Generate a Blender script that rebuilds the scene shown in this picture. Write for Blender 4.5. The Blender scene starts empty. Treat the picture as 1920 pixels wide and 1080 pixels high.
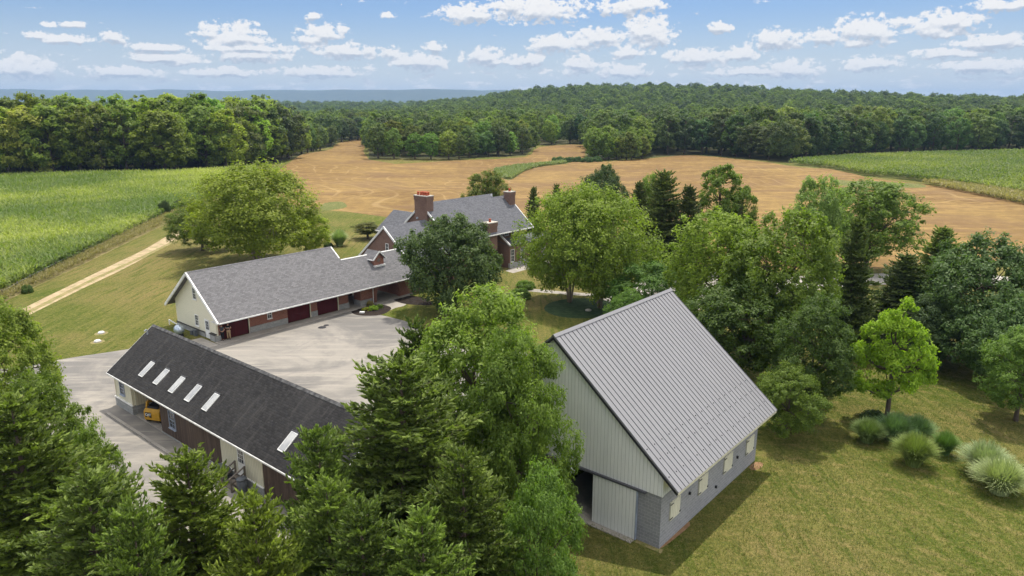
import bpy, math, random
import numpy as np
from mathutils import Vector
from mathutils.geometry import delaunay_2d_cdt

random.seed(7)
R = math.radians
scene = bpy.context.scene
col = scene.collection

# ------------------------------------------------------------------ camera geometry and site frame
F, HZ, H = 1350.0, 195.0, 24.0
P = math.atan((540 - HZ) / F)
A = R(40.2)
E1 = (math.sin(A), math.cos(A)); E2 = (-math.cos(A), math.sin(A))
SITE_ROT = math.pi / 2 - A

def hgt(x, y):
    x = np.asarray(x, float); y = np.asarray(y, float)
    r = np.hypot(x, y)
    w = np.clip((r - 150) / 170, 0, 1); w = w * w * (3 - 2 * w)
    s = (np.sin(x * .021 + 1.3) * np.sin(y * .017 + .4) + .6 * np.sin(x * .037 - y * .012 + 2.) + .4 * np.sin(y * .045 + x * .02)) * 1.0
    s2 = -1.6 * np.exp(-((x + 60) ** 2 / 60 ** 2 + (y - 470) ** 2 / 60 ** 2)) 
    hill = 38 * np.exp(-((np.where(x < 150, (x - 150) / 270, (x - 150) / 420)) ** 2 + (np.where(y < 1300, (y - 1300) / 430, (y - 1300) / 700)) ** 2))
    low = -14 * np.exp(-(((x + 450) / 500) ** 2 + ((y - 1100) / 420) ** 2))
    right = 7 * np.clip((r - 420) / 500, 0, 1) * np.clip((x - 150) / 500, 0, 1)
    return w * s + s2 + (hill + low + right) * np.clip((r - 330) / 250, 0, 1)

def uvp(u, v, z=0.0):
    return (u * E1[0] + v * E2[0], u * E1[1] + v * E2[1], z)
def touv(x, y):
    return (x * E1[0] + y * E1[1], x * E2[0] + y * E2[1])
def at(px, py):
    """ground point under a photograph pixel"""
    u = (px - 960) / F; v = (540 - py) / F
    d = (u, math.cos(P) + v * math.sin(P), -math.sin(P) + v * math.cos(P))
    z = 0.0
    t = 0
    for _ in range(12):
        t = (z - H) / min(d[2], -1e-3)
        t = min(t, 3000)
        z = .5 * z + .5 * float(hgt(d[0] * t, d[1] * t))
    return d[0] * t, d[1] * t

# ------------------------------------------------------------------ object helpers
def tag(o, label=None, cat=None, group=None, kind=None):
    if label: o['label'] = label
    if cat: o['category'] = cat
    if group: o['group'] = group
    if kind: o['kind'] = kind
    return o
def empty(name, loc, rz=0.0, label=None, cat=None, group=None):
    o = bpy.data.objects.new(name, None); col.objects.link(o)
    o.location = loc; o.rotation_euler = (0, 0, rz)
    o.empty_display_size = .3
    return tag(o, label, cat, group)
def link(name, me, parent=None):
    o = bpy.data.objects.new(name, me); col.objects.link(o)
    if parent: o.parent = parent
    return o
def np_mesh(name, V, Fq, mats, tint=None, smooth=False, midx=None):
    V = np.asarray(V, np.float32); Fq = np.asarray(Fq, np.int32)
    me = bpy.data.meshes.new(name)
    n, k = Fq.shape
    me.vertices.add(len(V)); me.vertices.foreach_set('co', V.ravel())
    me.loops.add(n * k); me.loops.foreach_set('vertex_index', Fq.ravel())
    me.polygons.add(n); me.polygons.foreach_set('loop_start', np.arange(0, n * k, k, dtype=np.int32))
    if midx is not None: me.polygons.foreach_set('material_index', np.asarray(midx, np.int32))
    me.polygons.foreach_set('use_smooth', np.full(n, smooth))
    me.update(calc_edges=True)
    if tint is not None:
        a = me.attributes.new('tint', 'FLOAT', 'FACE'); a.data.foreach_set('value', np.asarray(tint, np.float32))
    for m in (mats if isinstance(mats, (list, tuple)) else [mats]): me.materials.append(m)
    return me

class MB:
    """collects boxes, polygons and tubes, then links them as ONE mesh with metre-scaled UVs"""
    def __init__(s): s.v = []; s.f = []; s.m = []; s.cur = 0
    def add(s, vs, fs):
        o = len(s.v); s.v += [tuple(q) for q in vs]
        for f in fs: s.f.append([o + i for i in f]); s.m.append(s.cur)
        return s
    def box(s, x0, x1, y0, y1, z0, z1):
        x0, x1 = min(x0, x1), max(x0, x1); y0, y1 = min(y0, y1), max(y0, y1); z0, z1 = min(z0, z1), max(z0, z1)
        return s.add([(x0,y0,z0),(x1,y0,z0),(x1,y1,z0),(x0,y1,z0),(x0,y0,z1),(x1,y0,z1),(x1,y1,z1),(x0,y1,z1)],
                     [(3,2,1,0),(4,5,6,7),(0,1,5,4),(1,2,6,5),(2,3,7,6),(3,0,4,7)])
    def prism(s, poly, a0, a1, axis):
        """poly: 2-D ccw points in the plane normal to axis (0: (y,z), 1: (x,z), 2: (x,y)), extruded a0..a1"""
        def p3(q, a):
            return (a, q[0], q[1]) if axis == 0 else ((q[0], a, q[1]) if axis == 1 else (q[0], q[1], a))
        n = len(poly)
        vs = [p3(q, a0) for q in poly] + [p3(q, a1) for q in poly]
        fl = axis == 1
        fs = [tuple(range(n))[::1 if fl else -1], tuple(range(n, 2 * n))[::-1 if fl else 1]]
        for i in range(n):
            j = (i + 1) % n
            fs.append((j, i, n + i, n + j) if fl else (i, j, n + j, n + i))
        return s.add(vs, fs)
    def slab(s, quad, t):
        """quad (4 pts, ccw seen from above), thickened downward along its normal"""
        a, b, c, d = [Vector(q) for q in quad]
        n = (b - a).cross(c - b).normalized()
        lo = [q - n * t for q in (a, b, c, d)]
        return s.add([a, b, c, d] + lo, [(0,1,2,3),(7,6,5,4),(0,4,5,1),(1,5,6,2),(2,6,7,3),(3,7,4,0)])
    def bar(s, p, q, w, h=None, up=(0, 0, 1)):
        h = h or w; p = Vector(p); q = Vector(q); d = (q - p).normalized()
        upv = Vector(up)
        if abs(d.dot(upv)) > .98: upv = Vector((1, 0, 0))
        a = d.cross(upv).normalized(); b = a.cross(d)
        vs = []
        for c in (p, q):
            for i, j in ((-1,-1),(1,-1),(1,1),(-1,1)): vs.append(c + a * (i * w / 2) + b * (j * h / 2))
        return s.add(vs, [(3,2,1,0),(4,5,6,7),(0,1,5,4),(1,2,6,5),(2,3,7,6),(3,0,4,7)])
    def tube(s, pts, rad, n=10, cap=True):
        pts = [Vector(p) for p in pts]
        rad = rad if isinstance(rad, (list, tuple)) else [rad] * len(pts)
        vs = []; fs = []
        ref = None
        for i, p in enumerate(pts):
            d = (pts[min(i + 1, len(pts) - 1)] - pts[max(i - 1, 0)]).normalized()
            if ref is None: ref = Vector((1, 0, 0)) if abs(d.x) < .8 else Vector((0, 1, 0))
            a = (ref - d * ref.dot(d)).normalized(); ref = a; b = d.cross(a)
            for k in range(n):
                t = 2 * math.pi * k / n
                vs.append(p + (a * math.cos(t) + b * math.sin(t)) * rad[i])
        for i in range(len(pts) - 1):
            for k in range(n):
                j = (k + 1) % n
                fs.append((i*n+k, i*n+j, (i+1)*n+j, (i+1)*n+k))
        if cap:
            fs.append(tuple(range(n))[::-1]); fs.append(tuple(range((len(pts)-1)*n, len(pts)*n)))
        return s.add(vs, fs)
    def sphere(s, c, r, nu=10, nv=7):
        r = r if isinstance(r, (list, tuple)) else (r, r, r)
        vs = [(c[0], c[1], c[2] - r[2])]; fs = []
        for i in range(1, nv):
            ph = -math.pi / 2 + math.pi * i / nv
            for k in range(nu):
                t = 2 * math.pi * k / nu
                vs.append((c[0] + r[0]*math.cos(ph)*math.cos(t), c[1] + r[1]*math.cos(ph)*math.sin(t), c[2] + r[2]*math.sin(ph)))
        vs.append((c[0], c[1], c[2] + r[2])); T = len(vs) - 1
        for k in range(nu):
            j = (k + 1) % nu
            fs.append((0, 1 + j, 1 + k)); fs.append((T, T - nu + k, T - nu + j))
            for i in range(nv - 2):
                a = 1 + i * nu
                fs.append((a + k, a + j, a + nu + j, a + nu + k))
        return s.add(vs, fs)
    def build(s, name, mats, parent=None, smooth=False):
        me = bpy.data.meshes.new(name)
        me.from_pydata(s.v, [], s.f)
        for m in (mats if isinstance(mats, (list, tuple)) else [mats]): me.materials.append(m)
        me.polygons.foreach_set('material_index', s.m)
        me.polygons.foreach_set('use_smooth', [smooth] * len(s.f))
        uvl = me.uv_layers.new(name='UVMap')
        for p in me.polygons:
            n = p.normal
            if abs(n.z) > .995: t = Vector((1, 0, 0)); b = Vector((0, 1, 0))
            else:
                t = Vector((-n.y, n.x, 0)).normalized(); b = n.cross(t)
            for li in p.loop_indices:
                co = me.vertices[me.loops[li].vertex_index].co
                uvl.data[li].uv = (co.dot(t), co.dot(b))
        me.update()
        return link(name, me, parent)

# ------------------------------------------------------------------ materials
class NT:
    def __init__(s, name, world=False):
        if world:
            s.m = bpy.data.worlds.new(name)
        else:
            s.m = bpy.data.materials.new(name)
        s.m.use_nodes = True; s.t = s.m.node_tree; s.t.nodes.clear()
    def n(s, typ, inp=None, **props):
        nd = s.t.nodes.new(typ)
        for k, v in props.items(): setattr(nd, k, v)
        for k, v in (inp or {}).items():
            if isinstance(v, bpy.types.NodeSocket): s.t.links.new(v, nd.inputs[k])
            else: nd.inputs[k].default_value = v
        return nd
    def noise(s, vec, scale, detail=4, rough=.55, dist=0., out='Fac'):
        return s.n('ShaderNodeTexNoise', {'Vector': vec, 'Scale': scale, 'Detail': detail, 'Roughness': rough, 'Distortion': dist}).outputs[out]
    def mapping(s, vec, loc=(0,0,0), rot=(0,0,0), scale=(1,1,1)):
        return s.n('ShaderNodeMapping', {'Vector': vec, 'Location': loc, 'Rotation': rot, 'Scale': scale}).outputs[0]
    def ramp(s, fac, stops, interp='LINEAR'):
        r = s.n('ShaderNodeValToRGB', {'Fac': fac}); cr = r.color_ramp; cr.interpolation = interp
        while len(cr.elements) > 1: cr.elements.remove(cr.elements[-1])
        cr.elements[0].position = stops[0][0]; cr.elements[0].color = c4(stops[0][1])
        for p, c in stops[1:]:
            e = cr.elements.new(p); e.color = c4(c)
        return r.outputs['Color']
    def rng(s, fac, a, b, c=0., d=1., smooth=True):
        return s.n('ShaderNodeMapRange', {'Value': fac, 'From Min': a, 'From Max': b, 'To Min': c, 'To Max': d}, interpolation_type='SMOOTHSTEP' if smooth else 'LINEAR').outputs[0]
    def math(s, op, a, b=0., c=None):
        nd = s.n('ShaderNodeMath', {0: a, 1: b}, operation=op)
        if c is not None:
            if isinstance(c, bpy.types.NodeSocket): s.t.links.new(c, nd.inputs[2])
            else: nd.inputs[2].default_value = c
        return nd.outputs[0]
    def mix(s, fac, a, b, blend='MIX'):
        nd = s.n('ShaderNodeMix', {'Factor': fac}, data_type='RGBA', blend_type=blend)
        for idx, v in ((6, a), (7, b)):
            if isinstance(v, bpy.types.NodeSocket): s.t.links.new(v, nd.inputs[idx])
            else: nd.inputs[idx].default_value = c4(v)
        return nd.outputs[2]
    def bump(s, hgt_, strength=.4, dist=.02):
        return s.n('ShaderNodeBump', {'Height': hgt_, 'Strength': strength, 'Distance': dist}).outputs[0]
    def out(s, sh):
        o = s.n('ShaderNodeOutputMaterial'); s.t.links.new(sh, o.inputs['Surface']); return s.m
    def pbr(s, color, rough=.8, spec=.3, metal=0., normal=None):
        b = s.n('ShaderNodeBsdfPrincipled', {'Roughness': rough, 'Metallic': metal, 'Specular IOR Level': spec})
        if isinstance(color, bpy.types.NodeSocket): s.t.links.new(color, b.inputs['Base Color'])
        else: b.inputs['Base Color'].default_value = c4(color)
        if normal is not None: s.t.links.new(normal, b.inputs['Normal'])
        return s.out(b.outputs[0])
def c4(c): return (c[0], c[1], c[2], 1.0) if len(c) == 3 else tuple(c)
M = {}
def obj_co(t): return t.n('ShaderNodeTexCoord').outputs['Object']
def uv_co(t): return t.n('ShaderNodeTexCoord').outputs['UV']
def plain(name, c, rough=.7, spec=.3, metal=0., var=.15, sc=2.):
    t = NT(name); co = obj_co(t); nz = t.noise(co, sc, 5)
    c2 = t.mix(t.rng(nz, .3, .7, 0, 1), tuple(x * (1 - var) for x in c), tuple(min(1, x * (1 + var)) for x in c))
    M[name] = t.pbr(c2, rough, spec, metal, t.bump(t.noise(co, sc * 15, 3), .15, .01))
for a in [('white_trim', (.72, .72, .70), .5), ('cream_paint', (.62, .58, .43), .6), ('frame_white', (.7, .7, .68), .45),
          ('pot_red', (.42, .10, .05), .8), ('stone_cap', (.42, .39, .34), .85), ('dark_metal', (.03, .03, .035), .45),
          ('bark', (.10, .075, .055), .9), ('bark_light', (.24, .19, .14), .9), ('galv', (.34, .37, .40), .4),
          ('wood_grey', (.17, .145, .12), .85), ('black_plastic', (.02, .02, .022), .5), ('yellow_paint', (.62, .33, .03), .4),
          ('skin', (.45, .27, .19), .6), ('black_cloth', (.018, .018, .022), .9), ('grey_cloth', (.06, .07, .09), .9),
          ('khaki_cloth', (.42, .30, .17), .9), ('hair', (.05, .03, .02), .8), ('blue_grey', (.30, .34, .42), .5),
          ('white_plastic', (.7, .7, .68), .5), ('shed_dark', (.05, .045, .04), .9), ('sticker_black', (.02, .02, .02), .4),
          ('sticker_white', (.8, .8, .78), .4), ('rust_red', (.25, .06, .04), .8), ('flower', (.5, .25, .35), .8), ('rubber', (.02, .02, .02), .9)]:
    plain(*a)

def brick_mat(name, c1, c2, mortar, bw, bh, ms, rough=.9, bumpd=.006, stain=.35, offset=.5):
    t = NT(name); co = uv_co(t)
    b = t.n('ShaderNodeTexBrick', {'Vector': co, 'Color1': c4(c1), 'Color2': c4(c2), 'Mortar': c4(mortar), 'Scale': 1., 'Mortar Size': ms,
                                   'Mortar Smooth': .2, 'Bias': 0., 'Brick Width': bw, 'Row Height': bh}, offset=offset)
    nz = t.noise(co, .35, 6, .65)
    cc = t.mix(t.rng(nz, .3, .75, 0, stain), b.outputs['Color'], tuple(x * .45 for x in c1))
    n2 = t.noise(co, 9, 3)
    cc = t.mix(t.rng(n2, .3, .8, 0, .25), cc, tuple(min(1, x * 1.6) for x in c2))
    h = t.math('SUBTRACT', 1., b.outputs['Fac'])
    M[name] = t.pbr(cc, rough, .2, 0., t.bump(h, .5, bumpd))
brick_mat('brick', (.27, .098, .062), (.20, .065, .045), (.33, .25, .20), .22, .075, .010)
brick_mat('brick_weathered', (.215, .125, .095), (.155, .085, .065), (.24, .19, .16), .22, .075, .010, stain=.6)
brick_mat('shingle_grey', (.105, .103, .107), (.168, .164, .169), (.065, .065, .07), .34, .19, .010, bumpd=.008, stain=.08)
brick_mat('shingle_house', (.085, .088, .10), (.135, .137, .15), (.06, .06, .07), .36, .17, .010, bumpd=.008, stain=.12)
brick_mat('cinder_block', (.25, .25, .258), (.30, .30, .305), (.46, .45, .44), .40, .20, .009, bumpd=.006, stain=.3)
brick_mat('stone_block', (.27, .275, .27), (.36, .36, .34), (.20, .20, .19), .40, .20, .010, stain=.35)
brick_mat('siding_cream', (.72, .68, .53), (.69, .655, .51), (.50, .48, .38), 30., .16, .006, stain=.12)

def boards(name, c1, c2, gap, w=.20, stain=.3, sc=(14, 14, 1.2)):
    t = NT(name); co = uv_co(t)
    rot = t.mapping(co, rot=(0, 0, math.pi / 2))
    b = t.n('ShaderNodeTexBrick', {'Vector': rot, 'Color1': c4(c1), 'Color2': c4(c2), 'Mortar': c4(gap), 'Scale': 1., 'Mortar Size': .010,
                                   'Mortar Smooth': .1, 'Bias': 0., 'Brick Width': 40., 'Row Height': w}, offset=.5)
    g = t.noise(t.mapping(co, scale=(6, .5, 1)), 1.5, 6, .7)
    cc = t.mix(t.rng(g, .35, .75, 0, stain), b.outputs['Color'], tuple(x * .55 for x in c1))
    M[name] = t.pbr(cc, .75, .25, 0., t.bump(t.math('SUBTRACT', 1., b.outputs['Fac']), .6, .012))
boards('barn_board', (.78, .79, .75), (.82, .82, .78), (.36, .36, .32), .235, .25)
boards('brown_board', (.085, .058, .045), (.15, .105, .08), (.03, .02, .015), .16, .8)
boards('cream_board', (.70, .67, .52), (.66, .63, .49), (.30, .28, .20), .2, .25)
boards('red_board', (.085, .012, .016), (.070, .010, .013), (.03, .006, .008), .3, .2)

def mat_black_roof():
    t = NT('shingle_black'); co = uv_co(t)
    b = t.n('ShaderNodeTexBrick', {'Vector': co, 'Color1': (.013, .0125, .013, 1), 'Color2': (.029, .0275, .028, 1), 'Mortar': (.010, .010, .011, 1), 'Scale': 1.,
                                   'Mortar Size': .014, 'Mortar Smooth': .3, 'Bias': 0., 'Brick Width': .3, 'Row Height': .16})
    st = t.noise(t.mapping(co, scale=(1.1, .16, 1)), 1.2, 7, .68)
    cc = t.mix(t.rng(st, .50, .76, 0, .6), b.outputs['Color'], (.085, .08, .075))
    n2 = t.noise(co, 7, 4, .7)
    cc = t.mix(t.rng(n2, .62, .75, 0, .45), cc, (.16, .155, .15))
    n3 = t.noise(co, .25, 4, .6)
    cc = t.mix(t.rng(n3, .4, .7, 0, .3), cc, (.045, .043, .043))
    M['shingle_black'] = t.pbr(cc, .85, .25, 0., t.bump(t.math('SUBTRACT', 1., b.outputs['Fac']), .7, .012))
mat_black_roof()
def mat_metal_roof():
    t = NT('metal_roof'); co = uv_co(t)
    nz = t.noise(t.mapping(co, scale=(.5, .08, 1)), 1., 5, .6)
    st = t.noise(t.mapping(co, scale=(2.4, .05, 1)), 1., 6, .7); cc = t.mix(nz, (.215, .212, .218), (.27, .266, .272)); cc = t.mix(t.rng(st, .5, .75, 0, .35), cc, (.22, .21, .205))
    M['metal_roof'] = t.pbr(cc, .42, .45, .25, t.bump(t.noise(co, .9, 3), .12, .03))
    t = NT('seam_metal'); M['seam_metal'] = t.pbr((.10, .10, .115), .5, .4, .2)
mat_metal_roof()
def mat_glass():
    t = NT('window_glass'); co = obj_co(t)
    cc = t.mix(t.noise(co, 1.2, 3), (.012, .016, .022), (.05, .065, .08))
    M['window_glass'] = t.pbr(cc, .08, .9)
    t = NT('skylight_glass'); co = obj_co(t)
    cc = t.mix(t.rng(t.noise(co, 1.5, 5), .3, .7), (.27, .28, .29), (.42, .425, .42))
    M['skylight_glass'] = t.pbr(cc, .25, .6)
mat_glass()

def leaf_mat(name, c1, c2, transl=.35, rough=.55, spec=.3):
    t = NT(name)
    tint = t.n('ShaderNodeAttribute', attribute_name='tint').outputs['Fac']
    oi = t.n('ShaderNodeObjectInfo')
    cc = t.mix(tint, c1, c2)
    cc = t.mix(1., cc, oi.outputs['Color'], 'MULTIPLY')
    k = t.rng(oi.outputs['Random'], 0, 1, .82, 1.22, smooth=False)
    kk = t.n('ShaderNodeCombineColor', {0: k, 1: k, 2: k}).outputs[0]
    cc = t.mix(1., cc, kk, 'MULTIPLY')
    p = t.n('ShaderNodeBsdfPrincipled', {'Base Color': cc, 'Roughness': rough, 'Specular IOR Level': spec})
    cl = t.mix(1., cc, (1.1, 1.25, .5), 'MULTIPLY')
    tr = t.n('ShaderNodeBsdfTranslucent', {'Color': cl})
    mx = t.n('ShaderNodeMixShader', {0: transl, 1: p.outputs[0], 2: tr.outputs[0]})
    M[name] = t.out(mx.outputs[0])
leaf_mat('leaf_mid', (.092, .142, .026), (.205, .275, .055), .5)
leaf_mat('leaf_dark', (.064, .104, .030), (.145, .195, .058), .45)
leaf_mat('leaf_light', (.135, .190, .032), (.27, .34, .058), .5)
leaf_mat('leaf_lime', (.19, .305, .02), (.32, .46, .03), .5)
leaf_mat('needle', (.050, .080, .018), (.225, .295, .062), .38, .6)
leaf_mat('needle_dark', (.055, .080, .024), (.135, .165, .048), .3, .6)
leaf_mat('grass_blade', (.14, .18, .06), (.30, .33, .15), .3)
leaf_mat('grass_pale', (.26, .31, .15), (.55, .58, .36), .3)
leaf_mat('lawn_blade', (.082, .118, .014), (.19, .19, .045), .3)
leaf_mat('corn_leaf', (.105, .155, .034), (.33, .36, .085), .42)
leaf_mat('weed_leaf', (.22, .20, .08), (.44, .36, .19), .35)

# ------------------------------------------------------------------ ground materials (object coords are metres)
def mat_lawn(name='lawn_grass', g1=(.062, .094, .010), g2=(.112, .135, .020), dry=(.225, .172, .068), dryness=.8, stripes=.22, ang=-35, bigs=.03):
    t = NT(name); co = obj_co(t)
    n1 = t.noise(co, .09, 6, .6); n2 = t.noise(co, 1.1, 7, .7); n3 = t.noise(co, bigs, 4, .55, .6)
    c = t.mix(t.rng(n2, .3, .72), g1, g2)
    c = t.mix(t.rng(n3, .38, .66, 0, dryness), c, dry)
    c = t.mix(t.rng(n1, .45, .75, 0, dryness * 1.1), c, dry)
    w = t.noise(t.mapping(co, rot=(0, 0, R(12)), scale=(1., .11, 1)), 1.25, 7, .68, .25)
    c = t.mix(t.rng(w, .47, .60, 0, stripes * 3.), c, tuple(.5 * a + .6 * b for a, b in zip(dry, g2)))
    w2 = t.noise(t.mapping(co, rot=(0, 0, R(16)), loc=(5, 9, 0), scale=(1., .10, 1)), 1.7, 6, .68, .25)
    c = t.mix(t.rng(w2, .50, .62, 0, stripes * 3.2), c, g1)
    f3 = t.noise(co, 3.2, 5, .75)
    c = t.mix(t.rng(f3, .50, .66, 0, .55), c, tuple(x * 1.25 for x in dry)); c = t.mix(t.rng(f3, .50, .34, 0, .55), c, tuple(x * .6 for x in g1))
    tw = t.n('ShaderNodeTexWave', {'Vector': t.mapping(co, loc=(-14, -26, 0)), 'Scale': .16, 'Distortion': 2.2, 'Detail': 5., 'Detail Scale': .5, 'Detail Roughness': .7}, wave_type='RINGS', rings_direction='Z').outputs['Fac']
    c = t.mix(t.math('MULTIPLY', t.math('MULTIPLY', t.rng(tw, .70, .98), t.rng(t.n('ShaderNodeSeparateXYZ', {0: co}).outputs[0], 8., 16.)), t.rng(n2, .42, .62, 0, .6)), c, tuple(x * 1.12 for x in dry))
    f = t.noise(co, 9., 4, .75)
    c = t.mix(t.rng(f, .42, .66, .0, .6), c, tuple(x * .5 for x in g1))
    M[name] = t.pbr(c, .95, .1, 0., t.bump(t.math('ADD', t.noise(co, 14, 4, .7), t.math('MULTIPLY', n2, 1.2)), .9, .10))
mat_lawn()
mat_lawn('meadow_grass', (.085, .12, .03), (.15, .165, .05), (.24, .20, .09), .4, .15, 20)
def mat_stubble():
    t = NT('wheat_stubble'); co = obj_co(t)
    n1 = t.noise(co, .018, 6, .6, .8); n2 = t.noise(co, .35, 7, .7); n3 = t.noise(t.mapping(co, rot=(0, 0, .5), scale=(.3, 1.6, 1)), .12, 6, .65)
    c = t.mix(t.rng(n1, .32, .68), (.118, .069, .023), (.215, .142, .048))
    c = t.mix(t.rng(n3, .45, .68, 0, .8), c, (.31, .205, .075))
    c = t.mix(t.rng(n2, .47, .66, 0, .6), c, (.115, .068, .036)); c = t.mix(t.rng(n2, .50, .36, 0, .5), c, (.34, .225, .085)); pt = t.noise(t.mapping(co, loc=(40, 9, 0), rot=(0, 0, .3), scale=(.6, 1.2, 1)), .045, 6, .62, .8); c = t.mix(t.rng(pt, .49, .60, 0, .6), c, (.135, .082, .046)); n4 = t.noise(t.mapping(co, rot=(0, 0, .42), scale=(.12, 1., 1)), .55, 6, .7); c = t.mix(t.rng(n4, .5, .68, 0, .5), c, (.12, .062, .027))
    warp = t.noise(co, .016, 1.5, .4, 0, 'Color')
    wv = t.n('ShaderNodeVectorMath', {0: co, 1: t.n('ShaderNodeVectorMath', {0: warp, 'Scale': 75.}, operation='SCALE').outputs[0]}, operation='ADD').outputs[0]
    for i, (rz, sc) in enumerate(((.35, .075), (-.5, .062), (1.25, .052))):
        w = t.n('ShaderNodeTexWave', {'Vector': t.mapping(wv, rot=(0, 0, rz)), 'Scale': sc, 'Distortion': 1.2, 'Detail': 2., 'Detail Scale': .05}, bands_direction='Y').outputs['Fac']
        m = t.rng(t.noise(co, .012, 2, .5, 0), .42 + .03 * i, .56)
        if i == 1: m = t.rng(t.noise(t.mapping(co, loc=(300, 50, 0)), .02, 3), .48, 1.1)
        if i == 2: m = t.rng(t.noise(t.mapping(co, loc=(-130, 250, 0)), .014, 2), .48, .58)
        line = t.math('MULTIPLY', t.rng(w, .955, .998), t.math('MULTIPLY', m, t.rng(n2, .3, .6, .45, .9)))
        c = t.mix(t.math('MULTIPLY', line, .36), c, (.44, .32, .16))
    rows = t.n('ShaderNodeTexWave', {'Vector': t.mapping(wv, rot=(0, 0, .42)), 'Scale': .42, 'Distortion': 1.5, 'Detail': 3.}, bands_direction='Y').outputs['Fac']
    c = t.mix(t.rng(rows, .4, .9, 0, .4), c, (.27, .178, .075)); r2 = t.noise(t.mapping(co, rot=(0, 0, -.25), scale=(.05, 1.4, 1)), .8, 5, .7); c = t.mix(t.rng(r2, .52, .66, 0, .55), c, (.125, .072, .03))
    M['wheat_stubble'] = t.pbr(c, .95, .1, 0., t.bump(n2, .7, .25))
mat_stubble()
def mat_yard():
    t = NT('yard_paving'); co = obj_co(t)
    n1 = t.noise(co, .09, 7, .65, .6); n2 = t.noise(t.mapping(co, rot=(0, 0, R(-50)), scale=(.22, 1.8, 1)), .5, 7, .7); n3 = t.noise(co, 6, 5, .75)
    c = t.mix(t.rng(n1, .40, .60), (.15, .143, .135), (.26, .24, .212))
    c = t.mix(t.rng(n2, .47, .66, 0, .75), c, (.335, .305, .262))
    c = t.mix(t.rng(t.noise(co, .16, 7, .7, 1.5), .5, .66, 0, .6), c, (.15, .143, .14))
    c = t.mix(t.rng(n3, .3, .8, 0, .35), c, (.20, .185, .165))
    M['yard_paving'] = t.pbr(c, .92, .15, 0., t.bump(n3, .5, .03))
mat_yard()
def mat_dirt(name, a, b, sc=.5, fleck=None):
    t = NT(name); co = obj_co(t)
    n1 = t.noise(co, sc, 7, .65, .3); n2 = t.noise(co, sc * 12, 5, .7)
    c = t.mix(t.rng(n1, .35, .65), a, b)
    c = t.mix(t.rng(n2, .35, .8, 0, .45), c, tuple(x * .6 for x in a))
    if fleck: c = t.mix(t.rng(t.noise(co, sc * 1.7, 6, .7), .5, .62, 0, .8), c, fleck)
    M[name] = t.pbr(c, .95, .1, 0., t.bump(n2, .8, .05))
mat_dirt('track_dirt', (.33, .25, .155), (.45, .35, .22), .5, (.22, .21, .09))
mat_dirt('corn_soil', (.10, .125, .035), (.16, .17, .055), .15, (.22, .18, .08))
mat_dirt('weed_ground', (.20, .175, .075), (.30, .24, .12), .6, (.16, .18, .05))
mat_dirt('forest_soil', (.055, .06, .025), (.09, .085, .04), .1)
mat_dirt('mulch', (.022, .017, .014), (.04, .03, .025), 2.)
mat_dirt('ivy_cover', (.035, .065, .028), (.065, .10, .045), 1.4)
mat_dirt('concrete', (.30, .275, .24), (.38, .35, .31), .5)
mat_dirt('pale_gravel', (.36, .33, .30), (.48, .44, .40), .5)
mat_dirt('bare_earth', (.22, .13, .07), (.34, .21, .12), 1.5)
mat_dirt('far_forest', (.045, .060, .040), (.07, .085, .05), .012)

# ------------------------------------------------------------------ terrain: one triangulated sheet split along region outlines
def smooth_closed(pts, per=4, jit=0.0):
    rng = random.Random(3); n = len(pts); out = []
    for i in range(n):
        p0, p1, p2, p3 = pts[i-1], pts[i], pts[(i+1) % n], pts[(i+2) % n]
        for k in range(per):
            t = k / per; t2 = t*t; t3 = t2*t
            q = [0.5*((2*p1[a]) + (-p0[a]+p2[a])*t + (2*p0[a]-5*p1[a]+4*p2[a]-p3[a])*t2 + (-p0[a]+3*p1[a]-3*p2[a]+p3[a])*t3) for a in (0, 1)]
            out.append((q[0] + rng.uniform(-jit, jit), q[1] + rng.uniform(-jit, jit)))
    return out
def PX(*pts): return [at(*p) for p in pts]
def UV(*pts): return [uvp(*p)[:2] for p in pts]
corn_left_poly = PX((-420,352),(-60,338),(80,333),(200,330),(330,328),(430,322),(482,318),(478,332),(440,352),(392,378),(318,402),(250,434),(150,484),(60,528),(0,556),(-200,650),(-420,640))
corn_right_poly = PX((1478,309),(1530,302),(1600,297),(1720,292),(1920,287),(2250,284),(2250,440),(2050,398),(1920,368),(1840,356),(1760,345),(1690,336),(1620,330),(1560,317))
stubble_poly = PX((520,322),(545,303),(575,287),(622,279),(628,272),(650,264),(686,262),(692,299),(860,300),(985,294),(1010,276),(1095,272),(1104,302),(1226,296),(1300,291),(1420,302),(1500,314),(1575,317),(1622,332),(1700,342),(1780,352),(1860,368),(1930,384),(2300,470),(2300,500),(1900,492),(1700,502),(1450,505),(1200,480),(1000,440),(800,416),(720,406),(650,397),(600,392),(540,380),(500,350))
waterway = PX((925,320),(965,313),(1010,309),(1060,304),(1062,307),(1010,313),(982,322),(958,337),(942,334))
waterway2 = PX((1560,337),(1600,339),(1660,341),(1725,345),(1735,351),(1700,352),(1640,350),(1580,348))
waterway3 = PX((608,381),(640,378),(650,388),(620,394),(600,392))
weed_strip = PX((318,402),(400,372),(408,376),(330,412),(262,444),(160,494),(66,538),(0,570),(-200,668),(-200,652),(0,558),(60,529),(150,485),(250,435))
track_poly = PX((430,393),(440,396),(400,413),(354,436),(296,469),(234,503),(165,536),(96,570),(36,600),(-40,636),(-120,676),(-150,664),(-50,622),(26,587),(78,561),(146,528),(214,495),(274,466),(328,434),(382,408))
_unused = PX((420,392),(440,396),(400,415),(356,438),(300,470),(240,503),(170,537),(100,572),(40,603),(-40,640),(-120,680),(-160,665),(-60,620),(20,585),(70,560),(140,526),(210,492),(270,464),(325,432),(380,408))
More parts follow.
